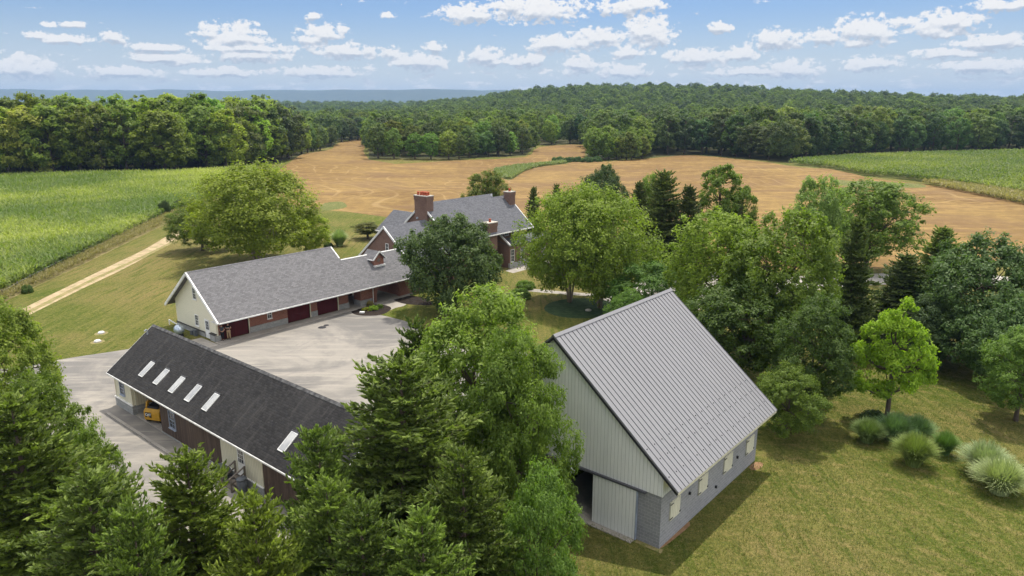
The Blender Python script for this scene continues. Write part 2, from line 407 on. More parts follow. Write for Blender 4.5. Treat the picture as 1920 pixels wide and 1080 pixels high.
track_mid = PX(*([(404,403),(348,438),(282,472.5),(222,500),(153,532),(85,566),(30,593),(-45,629)] + [(x + 3.2 + (y-400)*.012, y + 1.6 + (y-400)*.012) for x, y in reversed([(404,403),(348,438),(282,472.5),(222,500),(153,532),(85,566),(30,593),(-45,629)])]))
yard_poly = PX((412,644),(330,641),(225,657),(125,672),(40,688),(-120,712),(-160,860),(0,960),(250,1040),(480,1090),(640,1070),(760,980),(900,880),(1040,780),(1075,720),(1010,668),(880,640),(800,628),(790,612),(745,598),(700,588),(655,584))
drive_back = PX((1130,560),(1180,535),(1215,515),(1280,508),(1360,512),(1480,518),(1600,514),(1760,512),(1900,520),(1900,536),(1700,532),(1560,540),(1450,556),(1330,578),(1200,590))
walk_house = PX((948,508),(956,504),(990,494),(1030,488),(1032,494),(1000,502),(962,512))
walk_front = PX((992,541),(1060,547),(1130,552),(1130,557),(1060,552),(990,546))
arch_path = PX((672,578),(700,560),(738,560),(762,571),(742,577),(715,586))
bed_arch = PX((660,582),(682,573),(716,571),(734,578),(716,590),(684,592),(664,589))
bed_post = PX((738,560),(765,554),(800,560),(812,572),(770,571),(748,567))
island = PX(*[(1090 + 70*math.cos(t), 578 + 19*math.sin(t)) for t in np.linspace(0, 2*math.pi, 13)[:-1]])
earth_patch = PX((1405,875),(1418,866),(1430,868),(1428,876),(1412,882))
earth_patch2 = UV((34.0,16.28),(35.4,16.25),(35.6,16.6),(32.6,16.6),(32.5,16.4))
earth_shed = UV((31.8,24),(31.9,16.2),(32.3,16.3),(32.3,24))
forest_left = PX((-700,345),(-60,336),(80,331),(200,327),(330,325),(430,318),(520,304),(548,299),(575,284),(620,276),(632,268),(560,240),(300,222),(-700,222))
forest_back = PX((632,268),(650,262),(690,260),(692,297),(860,298),(985,292),(1005,273),(1095,270),(1104,300),(1226,295),(1300,290),(1420,300),(1480,305),(1600,294),(1720,289),(1920,284),(2250,281),(2600,279),(2600,245),(1920,240),(1300,232),(900,232),(632,236))
REG = [  # name, polygon, material, smooth
 ('forest_floor', forest_left, 'forest_soil', 1), ('woodland_floor', forest_back, 'forest_soil', 1),
 ('stubble_field', stubble_poly, 'wheat_stubble', 3), ('grass_waterway', waterway, 'meadow_grass', 3), ('field_margin', waterway2, 'meadow_grass', 3),
 ('grass_corner', waterway3, 'meadow_grass', 3),
 ('maize_field_ground', corn_right_poly, 'corn_soil', 2), ('cornfield_ground', corn_left_poly, 'corn_soil', 2), ('weedy_verge', weed_strip, 'weed_ground', 2),
 ('dirt_track', track_poly, 'track_dirt', 3), ('track_middle', track_mid, 'weed_ground', 2), ('yard', yard_poly, 'yard_paving', 3), ('back_driveway', drive_back, 'pale_gravel', 3),
 ('house_walk', walk_house, 'concrete', 1), ('garden_path', walk_front, 'concrete', 2), ('arch_path', arch_path, 'concrete', 2), ('mulch_bed', bed_arch, 'mulch', 3), ('mulch_bed_small', bed_post, 'mulch', 3),
 ('ground_cover_bed', island, 'ivy_cover', 2), ('earth_patch', earth_patch, 'bare_earth', 3), ('wall_foot_earth', earth_patch2, 'bare_earth', 2), ('barn_threshold_earth', earth_shed, 'weed_ground', 1)]
def terrain():
    vs = []; faces = []
    for _, poly, _, per in REG:
        q = smooth_closed(poly, per, .0) if per > 1 else poly
        o = len(vs); vs += q; faces.append(list(range(o, o + len(q))))
    # orient faces ccw
    for f in faces:
        a = sum(vs[f[i-1]][0]*vs[f[i]][1] - vs[f[i]][0]*vs[f[i-1]][1] for i in range(len(f)))
        if a < 0: f.reverse()
    r = 12.
    while r < 12000:
        n = 110
        for k in range(n):
            t = 2*math.pi*(k + .37*(len(vs) % 7)/7)/n
            vs.append((r*math.sin(t), r*math.cos(t)))
        r *= 1.065
    res = delaunay_2d_cdt([Vector(v) for v in vs], [], faces, 0, 1e-4)
    V2, _, TR, _, OF, _ = [res[i] for i in (0, 1, 2, 3, 5, 4)]
    OF = res[5]
    V2 = np.array([tuple(v) for v in V2]); Z = hgt(V2[:,0], V2[:,1])
    V3 = np.column_stack([V2, Z])
    T = np.array([list(t) for t in TR])
    own = np.array([max(o) if len(o) else -1 for o in OF])
    def region(mask, name, mat):
        if not mask.any(): return
        t = T[mask]; used, inv = np.unique(t, return_inverse=True)
        me = np_mesh(name, V3[used], inv.reshape(-1, 3), M[mat], smooth=True)
        if me.polygons[0].normal.z < 0: me.flip_normals()
        tag(link(name, me), kind='structure')
    region(own == -1, 'ground', 'lawn_grass')
    for i, (name, _, mat, _) in enumerate(REG): region(own == i, name, mat)
terrain()

# ------------------------------------------------------------------ vegetation generators
def perp(n, rng):
    r = rng.normal(size=n.shape); r -= n * (r*n).sum(1, keepdims=True)
    return r / (np.linalg.norm(r, axis=1, keepdims=True) + 1e-9)
def unit(a): return a / (np.linalg.norm(a, axis=-1, keepdims=True) + 1e-9)
def cards(c, t, n, L, W):
    """diamond leaves: centre c, long axis t, normal n, half length L, half width W"""
    b = np.cross(n, t); L = L[:, None]; W = W[:, None]
    V = np.stack([c - t*L, c + b*W - t*L*.1, c + t*L, c - b*W - t*L*.1], 1).reshape(-1, 3)
    Fq = np.arange(len(V)).reshape(-1, 4)
    return V, Fq
def tubes_mb(mb, pts, r0, r1, n=6):
    k = len(pts)
    mb.tube(pts, [r0 + (r1 - r0)*i/(k-1) for i in range(k)], n)
def gen_deciduous(name, seed, Ht, Rr, cb, mat, nl=11, nc=260, nleaf=70, ls=.14, lobr=.46, clr=.115, squash=.75, stems=1, bark='bark', tr=.022, flat=0., gap=.0, shape='round', tshift=0.0, fr=(.50, .68)):
    rng = np.random.default_rng(seed); rr = random.Random(seed)
    zc = (cb + Ht)/2; hz = (Ht - cb)/2
    cb = max(cb, .5)
    lob = []
    for i in range(nl):
        k = i + .5; ph = math.acos(1 - 2*k/nl); th = math.pi*(1 + 5**.5)*k + rr.uniform(-.4, .4)
        d = np.array([math.cos(th)*math.sin(ph), math.sin(th)*math.sin(ph), math.cos(ph)])
        f = rr.uniform(*fr)
        w = (1 - .22*d[2]) if shape == 'round' else ((1 - .62*d[2]) if shape == 'cone' else 1.)
        lr = lobr*rr.uniform(.78, 1.2)
        c = np.array([d[0]*Rr*f*w, d[1]*Rr*f*w, zc + d[2]*hz*min(f*1.08, 1 - lr*Rr*.7/hz if hz > lr*Rr else .5)])
        lob.append((c, lr*Rr, d))
    C = np.array([l[0] for l in lob]); LR = np.array([l[1] for l in lob]); LD = np.array([l[2] for l in lob])
    idx = rng.integers(0, nl, nc)
    d = unit(rng.normal(size=(nc, 3)) + LD[idx]*.8 + np.array([0, 0, .35]))
    cc = C[idx] + d*LR[idx][:, None]*rng.uniform(.62, 1.08, (nc, 1))*np.array([1, 1, squash + .1])
    cc[:, 2] = np.maximum(cc[:, 2], cb*.8 + .2)
    cr = Rr*clr*rng.uniform(.6, 1.5, nc)
    ctint = rng.uniform(0, .55, nc)
    # a few sprays that reach past the outline
    N = nc*nleaf; ci = np.repeat(np.arange(nc), nleaf)
    dl = unit(rng.normal(size=(N, 3)) + d[ci]*.5)
    p = cc[ci] + dl*(cr[ci]*rng.uniform(.25, 1.15, N))[:, None]*np.array([1, 1, squash])
    nrm = unit(dl*.45 + d[ci]*.35 + np.array([0, 0, .55]) + rng.normal(size=(N, 3))*.42)
    t = perp(nrm, rng); t[:, 2] -= flat; t = unit(t)
    s = ls*rng.uniform(.7, 1.35, N)
    V, Fq = cards(p, t, nrm, s, s*.5)
    tint = np.clip(ctint[ci] + rng.uniform(-.15, .5, N) + tshift, 0, 1)
    crown = np_mesh(name + '_crown', V, Fq, M[mat], tint)
    mb = MB()
    top = cb + (Ht - cb)*.72
    if stems == 1:
        bend = rr.uniform(-.3, .3)
        tp = [Vector((bend*math.sin(q*2.2)*.5, bend*math.cos(q*3)*.5 - bend*.5, -.25 + (top + .25)*q)) for q in (0, .08, .3, .55, .8, 1)]
        rad = [Ht*tr*1.5, Ht*tr, Ht*tr*.85, Ht*tr*.65, Ht*tr*.4, Ht*tr*.12]
        mb.tube([tuple(q) for q in tp], rad, 9)
        stem_pts = [tp]*nl
    else:
        sp = []
        for k in range(stems):
            a = 2*math.pi*k/stems + .4
            tp = [Vector((math.cos(a)*(.15 + Rr*.30*q**1.2), math.sin(a)*(.15 + Rr*.30*q**1.2), -.25 + (top + .25)*q)) for q in (0, .12, .3, .55, .8, 1)]
            mb.tube([tuple(q) for q in tp], [Ht*tr*.75, Ht*tr*.6, Ht*tr*.5, Ht*tr*.38, Ht*tr*.25, Ht*tr*.08], 8)
            sp.append(tp)
        stem_pts = [min(sp, key=lambda tp: (tp[4].xy - Vector(c[:2])).length) for c in C]
    for i in range(nl):
        c = Vector(C[i]); tp = stem_pts[i]
        zt = max(cb*.75, min(top*.95, c.z - LR[i]*.6 - rr.uniform(0, .8)))
        base = min(tp, key=lambda q: abs(q.z - zt))
        mid = base.lerp(c, .5) + Vector((0, 0, -.12*(c - base).length))
        tubes_mb(mb, [base, mid, c], Ht*tr*.40, Ht*tr*.12, 6)
        for k in range(4):
            e = c + Vector((rr.gauss(0, 1), rr.gauss(0, 1), rr.gauss(.3, .8))).normalized()*LR[i]*.8
            tubes_mb(mb, [c, c.lerp(e, .5) + Vector((0, 0, -.1)), e], Ht*tr*.11, Ht*tr*.03, 4)
    tmp = mb.build(name + '_trunk', M[bark], None, True); trunk = tmp.data; bpy.data.objects.remove(tmp)
    return crown, trunk
def gen_spruce(name, seed, Ht, Rr, cb, mat, nwh=30, nbr=8, step=.30, card=.11, dens=2, pitch=.13, topt=0., droop=.25):
    rng = np.random.default_rng(seed); rr = random.Random(seed)
    O = []; D = []; L = []; TT = []
    mb = MB(); mb.tube([(0,0,-.3),(0,0,Ht*.4),(0,0,Ht*.97)], [Ht*.016+.06, Ht*.010+.03, .015], 8)
    for k in range(nwh):
        q = (k + .5*rr.random())/nwh
        z = cb + (Ht*.985 - cb)*q**.92
        prof = (1 - z/Ht)
        r0 = Rr*(prof**.58)*1.0 + .08
        nb = max(4, int(nbr*(.6 + .5*prof)))
        a0 = rr.uniform(0, 6.28)
        for j in range(nb):
            a = a0 + 6.283*j/nb + rr.uniform(-.25, .25)
            r = r0*rr.uniform(.55, 1.2)
            el = .80*q**1.3 - .08 + rr.uniform(-.12, .16)
            out = np.array([math.cos(a), math.sin(a), 0.]); side = np.array([-math.sin(a), math.cos(a), 0.])
            def pos(t): return out*r*t + np.array([0, 0, z + r*(el*t - droop*t*t + droop*.75*t**3)])
            if r > .7: mb.tube([tuple(pos(0)), tuple(pos(.5)), tuple(pos(.95))], [.012 + .012*r, .01 + .006*r, .006], 4, False)
            nst = max(3, int(r/step))
            for i in range(nst + 1):
                t = .16 + .84*i/nst
                p = pos(t); tan = unit(pos(min(1, t + .05)) - pos(t - .05))
                l = .20 + .42*r*(1 - t)**.8*(.35 + .65*min(1, t*3))
                l = min(l, 1.3)
                if i == nst:
                    O.append(p - tan*.1); D.append(unit(tan + np.array([0, 0, .3]))); L.append(.35); TT.append(rr.random()); continue
                for sgn in (-1, 1):
                    dd = unit(tan*.75 + side*sgn*.8 + np.array([0, 0, rr.uniform(-.15, .40)]))
                    O.append(p); D.append(dd); L.append(l*rr.uniform(.8, 1.2)); TT.append(rr.random())
                if rr.random() < .5:
                    O.append(p); D.append(unit(tan*.5 + np.array([0, 0, .75]) + side*rr.uniform(-.4, .4))); L.append(.28); TT.append(rr.random())
    for k in range(10):
        O.append(np.array([0, 0, Ht*(.965 + .004*k)])); D.append(unit(np.array([rr.uniform(-.35, .35), rr.uniform(-.35, .35), 1.]))); L.append(.3); TT.append(.8)
    O = np.array(O); D = np.array(D); L = np.array(L); TT = np.array(TT)
    npt = np.maximum(2, (L/pitch).astype(int) + 1)
    ti = np.repeat(np.arange(len(O)), npt*dens)
    fr = rng.random(len(ti))
    N = len(ti)
    curve = fr*L[ti]
    p = O[ti] + D[ti]*curve[:, None] + np.array([0, 0, .12])*(fr**2*L[ti])[:, None] + rng.normal(size=(N, 3))*.02
    t = unit(D[ti]*.95 + rng.normal(size=(N, 3))*.38 + np.array([0, 0, .22]))
    nrm = unit(np.cross(t, rng.normal(size=(N, 3))) + np.array([0, 0, .6])); nrm = unit(nrm - t*(nrm*t).sum(1, keepdims=True))
    s = card*rng.uniform(.75, 1.3, N)
    V, Fq = cards(p, t, nrm, s, s*.34)
    hq = np.clip((p[:, 2]/Ht - .86)/.14, 0, 1)
    tint = np.clip(TT[ti]**1.5*.75 + rng.uniform(-.1, .25, N) + .22*fr + topt*hq, 0, 1)
    crown = np_mesh(name + '_crown', V, Fq, M[mat], tint)
    tmp = mb.build(name + '_trunk', M['bark'], None, True); trunk = tmp.data; bpy.data.objects.remove(tmp)
    return crown, trunk
def gen_tuft(name, seed, n, h, r, mat, w=.02, arch=.8, seg=4):
    rng = np.random.default_rng(seed)
    a = rng.uniform(0, 2*math.pi, n); rad0 = np.sqrt(rng.random(n))*r*.35
    ln = h*rng.uniform(.65, 1.15, n); lean = rng.uniform(.05, 1., n)*arch
    o = np.column_stack([np.cos(a)*rad0, np.sin(a)*rad0, np.zeros(n)])
    a2 = a + rng.normal(size=n)*.5
    out = np.column_stack([np.cos(a2), np.sin(a2), np.zeros(n)]); sd = np.column_stack([-np.sin(a2), np.cos(a2), np.zeros(n)])
    rows = []
    for k in range(seg + 1):
        t = k/seg
        c = o + out*(r*lean*t**1.6)[:, None] + np.array([0, 0, 1.])*(ln*(t*1.15 - .42*lean*t**2.4))[:, None]
        wd = w*(1 - t*.85)
        rows.append((c - sd*wd, c + sd*wd))
    V = np.stack([q for row in rows for q in row], 1)  # n, 2(seg+1), 3
    base = np.arange(n)[:, None]*(2*(seg + 1))
    Fs = [np.column_stack([base[:, 0] + 2*k, base[:, 0] + 2*k + 1, base[:, 0] + 2*k + 3, base[:, 0] + 2*k + 2]) for k in range(seg)]
    Fq = np.concatenate(Fs)
    tint = np.tile(rng.random(n), seg)
    return np_mesh(name, V.reshape(-1, 3), Fq, M[mat], tint)
def gen_bush(name, seed, Rr, h, mat, n=2600, ls=.09):
    rng = np.random.default_rng(seed)
    k = 26; cd = unit(rng.normal(size=(k, 3))); cd[:, 2] = np.abs(cd[:, 2])
    cc = cd*np.array([Rr*.72, Rr*.72, h*.72]); ci = rng.integers(0, k, n)
    dl = unit(rng.normal(size=(n, 3)) + cd[ci]*.6)
    p = cc[ci] + dl*np.array([Rr, Rr, h])*.3*rng.uniform(.5, 1.1, (n, 1)); p[:, 2] = np.abs(p[:, 2]) + .03
    nr = unit(dl + rng.normal(size=(n, 3))*.5 + np.array([0, 0, .4])); t = perp(nr, rng); s = ls*rng.uniform(.7, 1.3, n)
    V, Fq = cards(p, t, nr, s, s*.5)
    return np_mesh(name, V, Fq, M[mat], np.clip(rng.random(k)[ci]*.5 + rng.random(n)*.5, 0, 1))

def plant_tree(name, proto, px=None, loc=None, hscale=1., wscale=None, rz=None, color=(1, 1, 1), label='', cat='tree', group=None, crown_name='crown', trunk=True, pr=random.Random(5)):
    if loc is None:
        x, y = at(*px)
    else: x, y = loc
    z = float(hgt(x, y))
    e = empty(name, (x, y, z), rz if rz is not None else pr.uniform(0, 6.28), label, cat, group)
    w = wscale or hscale
    e.scale = (w, w, hscale)
    c = link(crown_name, proto[0], e); c.color = (*color, 1)
    if trunk: link('trunk', proto[1], e)
    return e

exec_parts = []
# ------------------------------------------------------------------ buildings (drawn in site u, v, z; a root empty turns them into place)
class SB(MB):
    def make(s, name, mats, parent, origin, smooth=False):
        s.v = [(p[0] - origin[0], p[1] - origin[1], p[2]) for p in s.v]
        if isinstance(mats, str): mats = [mats]
        return s.build(name, [M[m] for m in mats], parent, smooth)
def _islands(n, faces):
    par = list(range(n))
    def find(a):
        while par[a] != a: par[a] = par[par[a]]; a = par[a]
        return a
    for f in faces:
        for i in f[1:]: par[find(i)] = find(f[0])
    return [find(i) for i in range(n)]
def make_split(s, name, mats, parent, origin, smooth=False):
    """each separate piece becomes a part of its own; returns the first"""
    root = _islands(len(s.v), s.f); first = None
    for r in sorted(set(root)):
        q = SB(); idx = {}
        for i, p in enumerate(s.v):
            if root[i] == r: idx[i] = len(q.v); q.v.append(p)
        for f, m in zip(s.f, s.m):
            if root[f[0]] == r: q.f.append([idx[i] for i in f]); q.m.append(m)
        ob = q.make(name, mats, parent, origin, smooth); first = first or ob
    return first
SB.split = make_split
def site_root(name, u, v, label, cat, group=None):
    return empty(name, uvp(u, v, 0), SITE_ROT, label, cat, group)

def window_u(parent, org, u, v0, v1, z0, z1, cols=2, rows=4, out=-1, name='window', sill='frame_white'):
    """window on a wall whose outside faces -u (out=-1); the frame stands proud"""
    d = out
    f = SB(); w = .06
    f.box(u, u + d*.07, v0 - w, v0, z0 - w, z1 + w).box(u, u + d*.07, v1, v1 + w, z0 - w, z1 + w)
    f.box(u, u + d*.07, v0, v1, z1, z1 + w).box(u, u + d*.14, v0 - w - .04, v1 + w + .04, z0 - w - .05, z0 - w)
    f.box(u, u + d*.07, v0, v1, z0 - w, z0)
    f.box(u, u + d*.055, v0, v1, (z0 + z1)/2 - .025, (z0 + z1)/2 + .025)
    for i in range(1, cols): f.box(u, u + d*.04, v0 + (v1 - v0)*i/cols - .007, v0 + (v1 - v0)*i/cols + .007, z0, z1)
    for i in range(1, rows):
        if i*2 != rows: f.box(u, u + d*.04, v0, v1, z0 + (z1 - z0)*i/rows - .007, z0 + (z1 - z0)*i/rows + .007)
    fo = f.make(name, sill, parent, org)
    SB().box(u, u + d*.02, v0, v1, z0, z1).make('pane', 'window_glass', fo, org)
    return fo
def window_v(parent, org, v, u0, u1, z0, z1, cols=2, rows=4, name='window', sill='frame_white'):
    f = SB(); w = .06
    f.box(u0 - w, u0, v, v - .07, z0 - w, z1 + w).box(u1, u1 + w, v, v - .07, z0 - w, z1 + w)
    f.box(u0, u1, v, v - .07, z1, z1 + w).box(u0 - w - .04, u1 + w + .04, v, v - .14, z0 - w - .05, z0 - w).box(u0, u1, v, v - .07, z0 - w, z0)
    f.box(u0, u1, v, v - .055, (z0 + z1)/2 - .025, (z0 + z1)/2 + .025)
    for i in range(1, cols): f.box(u0 + (u1 - u0)*i/cols - .007, u0 + (u1 - u0)*i/cols + .007, v, v - .04, z0, z1)
    for i in range(1, rows):
        if i*2 != rows: f.box(u0, u1, v, v - .04, z0 + (z1 - z0)*i/rows - .007, z0 + (z1 - z0)*i/rows + .007)
    fo = f.make(name, sill, parent, org)
    SB().box(u0, u1, v, v - .02, z0, z1).make('pane', 'window_glass', fo, org)
    return fo

def barn():
    o = (32.2, 16.5)
    r = site_root('barn', *o, 'tall barn with grey ribbed metal roof over grey block and pale board walls', 'barn')
    RV, RZ, EV, EZ = 23.8, 11.0, 15.4, 4.0
    sl = (RZ - EZ)/(RV - EV); EV2 = 2*RV - EV; WV2 = 31.1
    roofz = lambda v: RZ - sl*abs(v - RV)
    # block walls
    w = SB()
    w.box(32.2, 45.7, 16.5, 16.75, -.3, 3.34)                      # long side
    w.box(32.2, 45.7, WV2 - .25, WV2, -.3, 3.34)
    w.box(45.45, 45.7, 16.75, WV2 - .25, -.3, 3.34)
    w.box(32.2, 32.45, 16.75, 17.98, -.3, 3.34).box(32.2, 32.45, 24.6, WV2 - .25, -.3, 3.34)
    w.split('block_wall', 'cinder_block', r, o)
    # board gables and the board strip over the long walls
    g = SB()
    t = .17
    for (a, b) in ((32.12, 32.3), (45.6, 45.78)):
        g.prism([(16.42, 3.25), (WV2 + .08, 3.25), (WV2 + .08, roofz(WV2 + .08) - t), (RV, RZ - t), (16.42, roofz(16.42) - t)], a, b, 0)
    g.box(32.3, 45.6, 16.42, 16.52, 3.3, roofz(16.5) - t).box(32.3, 45.6, WV2 - .02, WV2 + .08, 3.3, roofz(16.5) - t)
    g.split('board_gable', 'barn_board', r, o)
    # roof
    ua, ub = 31.88, 45.98
    ro = SB()
    ro.slab([(ua, EV, EZ), (ub, EV, EZ), (ub, RV, RZ), (ua, RV, RZ)], .07)
    ro.slab([(ub, EV2, EZ), (ua, EV2, EZ), (ua, RV, RZ), (ub, RV, RZ)], .07)
    ro.cur = 1
    n = 34
    for i in range(n + 1):
        u = ua + .03 + (ub - ua - .06)*i/n
        for (e, s) in ((EV, 1), (EV2, -1)):
            ro.bar((u, e + s*.005, EZ + .012), (u, RV - s*.02, RZ - .002), .034, .036, up=(0, 0, 1))
    # snow guards in two staggered rows above the eave
    for i in range(n):
        u = ua + .03 + (ub - ua - .06)*(i + .5)/n
        for dv in ((.7, 1.5)[i % 2], (2.1, 2.9)[i % 2]):
            if i % 2 == 0 or dv < 2.5:
                z = EZ + dv*sl + .04; ro.box(u - .028, u + .028, EV + dv - .02, EV + dv + .02, z - .05, z + .015)
    rf = ro.make('roof', ['metal_roof', 'seam_metal'], r, o)
    cap = SB(); cap.slab([(ua - .02, RV - .16, RZ - .16*sl + .07), (ub + .02, RV - .16, RZ - .16*sl + .07), (ub + .02, RV, RZ + .09), (ua - .02, RV, RZ + .09)], .03)
    cap.slab([(ub + .02, RV + .16, RZ - .16*sl + .07), (ua - .02, RV + .16, RZ - .16*sl + .07), (ua - .02, RV, RZ + .09), (ub + .02, RV, RZ + .09)], .03)
    cap.make('ridge_cap', 'metal_roof', rf, o)
    tr = SB()
    for u in (ua - .01, ub - .03):
        for (e, s) in ((EV, 1), (EV2, -1)):
            tr.slab([(u, e, EZ - .075), (u + .04, e, EZ - .075), (u + .04, RV, RZ - .075), (u, RV, RZ - .075)] if s == 1 else [(u + .04, e, EZ - .075), (u, e, EZ - .075), (u, RV, RZ - .075), (u + .04, RV, RZ - .075)], .14)
    tr.split('rake_trim', 'dark_metal', rf, o)
    fa = SB()
    for e, s in ((EV, 1), (EV2, -1)): fa.box(ua + .05, ub - .05, e + s*.03, e + s*.07, EZ - .2, EZ - .055)
    fa.split('eave_board', 'cream_paint', rf, o)
    # sliding door, its rail, edge strip
    d = SB(); d.box(32.02, 32.10, 17.98, 20.87, .06, 3.12).make('sliding_door', 'barn_board', r, o)
    dd = SB(); dd.box(31.99, 32.11, 17.90, 17.975, .06, 3.12).make('door_edge', 'blue_grey', d and r, o)
    tk = SB(); tk.box(31.96, 32.11, 17.4, 24.9, 3.14, 3.26); tk.make('door_rail', 'seam_metal', r, o)
    # frame of the opening
    fr = SB(); fr.box(32.14, 32.5, 24.42, 24.598, 0, 3.2); fr.make('door_post', 'wood_grey', r, o)
    SB().box(31.6, 45.4, 17.98, 24.6, -.1, .045).make('barn_floor', 'concrete', r, o)
    # hinged shutters
    for (a, b, z0, z1) in ((33.2, 34.33, 1.28, 2.42), (36.75, 37.9, 1.28, 2.40), (40.28, 41.5, 1.2, 2.36), (43.8, 45.0, 1.1, 2.24)):
        s = SB(); s.box(a, b, 16.42, 16.497, z0, z1)
        so = s.make('shutter', 'cream_board', r, o)
        h = SB()
        for z in (z0 + .12, z1 - .12): h.box(a - .06, a + .28, 16.395, 16.418, z - .03, z + .03)
        h.box(b - .05, b + .05, 16.39, 16.418, z0 + .1, z0 + .2)
        h.split('hinge', 'dark_metal', so, o)
    bx = SB()
    for u, z in ((35.5, 1.9), (42.3, 1.5), (39.2, .7)): bx.box(u, u + .1, 16.38, 16.495, z, z + .16)
    bx.split('wall_socket', 'dark_metal', r, o)
    l = SB(); l.tube([(32.1, 22.15, 3.45), (31.8, 22.15, 3.55), (31.62, 22.15, 3.45), (31.6, 22.15, 3.25)], .022, 8)
    l.tube([(31.6, 22.15, 3.27), (31.6, 22.15, 3.18), (31.6, 22.15, 3.06), (31.6, 22.15, 3.04)], [.06, .09, .24, .24], 16)
    l.make('barn_lamp', 'white_plastic', r, o, True)
barn()

def arch_wall(mb, u0, u1, v0, v1, zt, a0, a1, zs, rise, n=14):
    """wall u0..u1 x v0..v1 with an arched opening a0..a1"""
    if a0 > u0: mb.box(u0, a0, v0, v1, -.3, zt)
    if a1 < u1: mb.box(a1, u1, v0, v1, -.3, zt)
    c = (a0 + a1)/2; rw = (a1 - a0)/2
    pt = [(c + rw*math.cos(math.pi - math.pi*k/n), zs + rise*math.sin(math.pi*k/n)) for k in range(n + 1)]
    for k in range(n):
        (xa, za), (xb, zb) = pt[k], pt[k + 1]
        mb.prism([(xa, za), (xb, zb), (xb, zt), (xa, zt)], v0, v1, 1)

def garage():
    o = (34.65, 69.5)
    r = site_root('garage', *o, 'long garage with grey shingle roof, dark red doors and an arched brick passage', 'garage')
    EV, EZ, RV, RZ = 67.6, 2.5, 73.4, 6.95
    sl = (RZ - EZ)/(RV - EV); EV2 = 2*RV - EV
    LV = 71.6; LZ = EZ + sl*(LV - EV); LV2 = 2*LV - EV
    rz = lambda v: RZ - sl*abs(v - RV)
    lz = lambda v: LZ - sl*abs(v - LV)
    ua, ub, uc = 33.95, 52.26, 61.35
    ro = SB(); T = .14
    ro.slab([(ua, EV, EZ), (ub, EV, EZ), (ub, RV, RZ), (ua, RV, RZ)], T)
    ro.slab([(ub, EV2, EZ), (ua, EV2, EZ), (ua, RV, RZ), (ub, RV, RZ)], T)
    ro.slab([(ub, EV, EZ), (uc, EV, EZ), (uc, LV, LZ), (ub, LV, LZ)], T)
    ro.slab([(uc, LV2, EZ), (ub, LV2, EZ), (ub, LV, LZ), (uc, LV, LZ)], T)
    rf = ro.make('roof', 'shingle_grey', r, o)
    rc = SB(); rc.slab([(ua, RV - .14, RZ - .08), (ub, RV - .14, RZ - .08), (ub, RV, RZ + .045), (ua, RV, RZ + .045)], .03)
    rc.slab([(ub, RV + .14, RZ - .08), (ua, RV + .14, RZ - .08), (ua, RV, RZ + .045), (ub, RV, RZ + .045)], .03)
    rc.make('ridge_cap', 'shingle_grey', rf, o)
    lc = SB(); lc.slab([(ub, LV - .1, LZ - .05), (uc, LV - .1, LZ - .05), (uc, LV, LZ + .05), (ub, LV, LZ + .05)], .03)
    lc.slab([(uc, LV + .1, LZ - .05), (ub, LV + .1, LZ - .05), (ub, LV, LZ + .05), (uc, LV, LZ + .05)], .03)
    lc.make('ridge_flashing', 'white_trim', rf, o)
    # trim boards
    tr = SB()
    for (e, s) in ((EV, 1), (EV2, -1)):
        q = [(ua - .05, e - s*.03, EZ + .015), (ua + .10, e - s*.03, EZ + .015), (ua + .10, RV, RZ + .035), (ua - .05, RV, RZ + .035)]
        tr.slab(q if s == 1 else [q[1], q[0], q[3], q[2]], .26)
    q = [(ub - .1, EV2 + .03, EZ + .015), (ub + .05, EV2 + .03, EZ + .015), (ub + .05, RV, RZ + .035), (ub - .1, RV, RZ + .035)]
    tr.slab([q[1], q[0], q[3], q[2]], .26)
    q = [(ub - .1, LV + .2, rz(LV + .2) + .035), (ub + .05, LV + .2, rz(LV + .2) + .035), (ub + .05, RV, RZ + .035), (ub - .1, RV, RZ + .035)]
    tr.slab(q, .26)
    tr.split('rake_board', 'white_trim', rf, o)
    gu = SB(); gu.box(ua + .1, uc, EV - .13, EV - .035, EZ - .13, EZ - .01); gu.box(ua + .1, ub, EV2 + .035, EV2 + .13, EZ - .13, EZ - .01)
    gu.split('gutter', 'white_trim', rf, o)
    so = SB(); so.box(ua + .15, uc - .05, EV + .06, 69.45, 2.30, 2.33); so.make('soffit', 'white_trim', r, o)
    zt = 2.299
    # cream gable wall
    g = SB(); t = .16
    g.prism([(69.45, .55), (78.1, .55), (78.1, rz(78.1) - t), (RV, RZ - t), (69.45, rz(69.45) - t)], 34.65, 34.85, 0)
    g.make('gable_wall', 'siding_cream', r, o)
    br = SB()
    br.box(34.70, 35.15, 69.5, 69.7, -.3, 2.299).box(38.4, 43.1, 69.5, 69.7, -.3, zt).box(46.12, 47.05, 69.5, 69.7, -.3, zt).box(50.02, 51.5, 69.5, 69.7, -.3, zt)
    br.box(35.15, 38.4, 69.5, 69.7, 2.12, 2.299).box(43.1, 46.12, 69.5, 69.7, 2.12, 2.299).box(47.05, 50.02, 69.5, 69.7, 2.12, 2.299)
    br.box(34.86, 51.5, 77.9, 78.1, -.3, 3.1).box(51.3, 51.5, 69.7, 77.9, -.3, 3.6)
    br.prism([(EV + 1.9, 3.6), (77.9, 3.6), (RV, RZ - .2)], 51.9, 52.1, 0)
    br.make('brick_wall', 'brick', r, o)
    # stone base course, standing proud of wall
    st = SB()
    st.box(34.58, 34.88, 71.85, 78.15, -.3, .53)
    st.box(38.36, 43.06, 69.42, 69.497, -.3, .68).box(46.14, 47.02, 69.42, 69.497, -.3, .68).box(50.06, 51.54, 69.42, 69.497, -.3, .68)
    st.box(34.56, 35.16, 69.40, 69.497, -.3, .62).box(34.4, 34.64, 69.5, 70.45, -.3, .72)
    st.box(52.86, 54.64, 68.82, 68.897, -.3, .7).box(52.80, 52.897, 68.82, 70.2, -.3, .7)
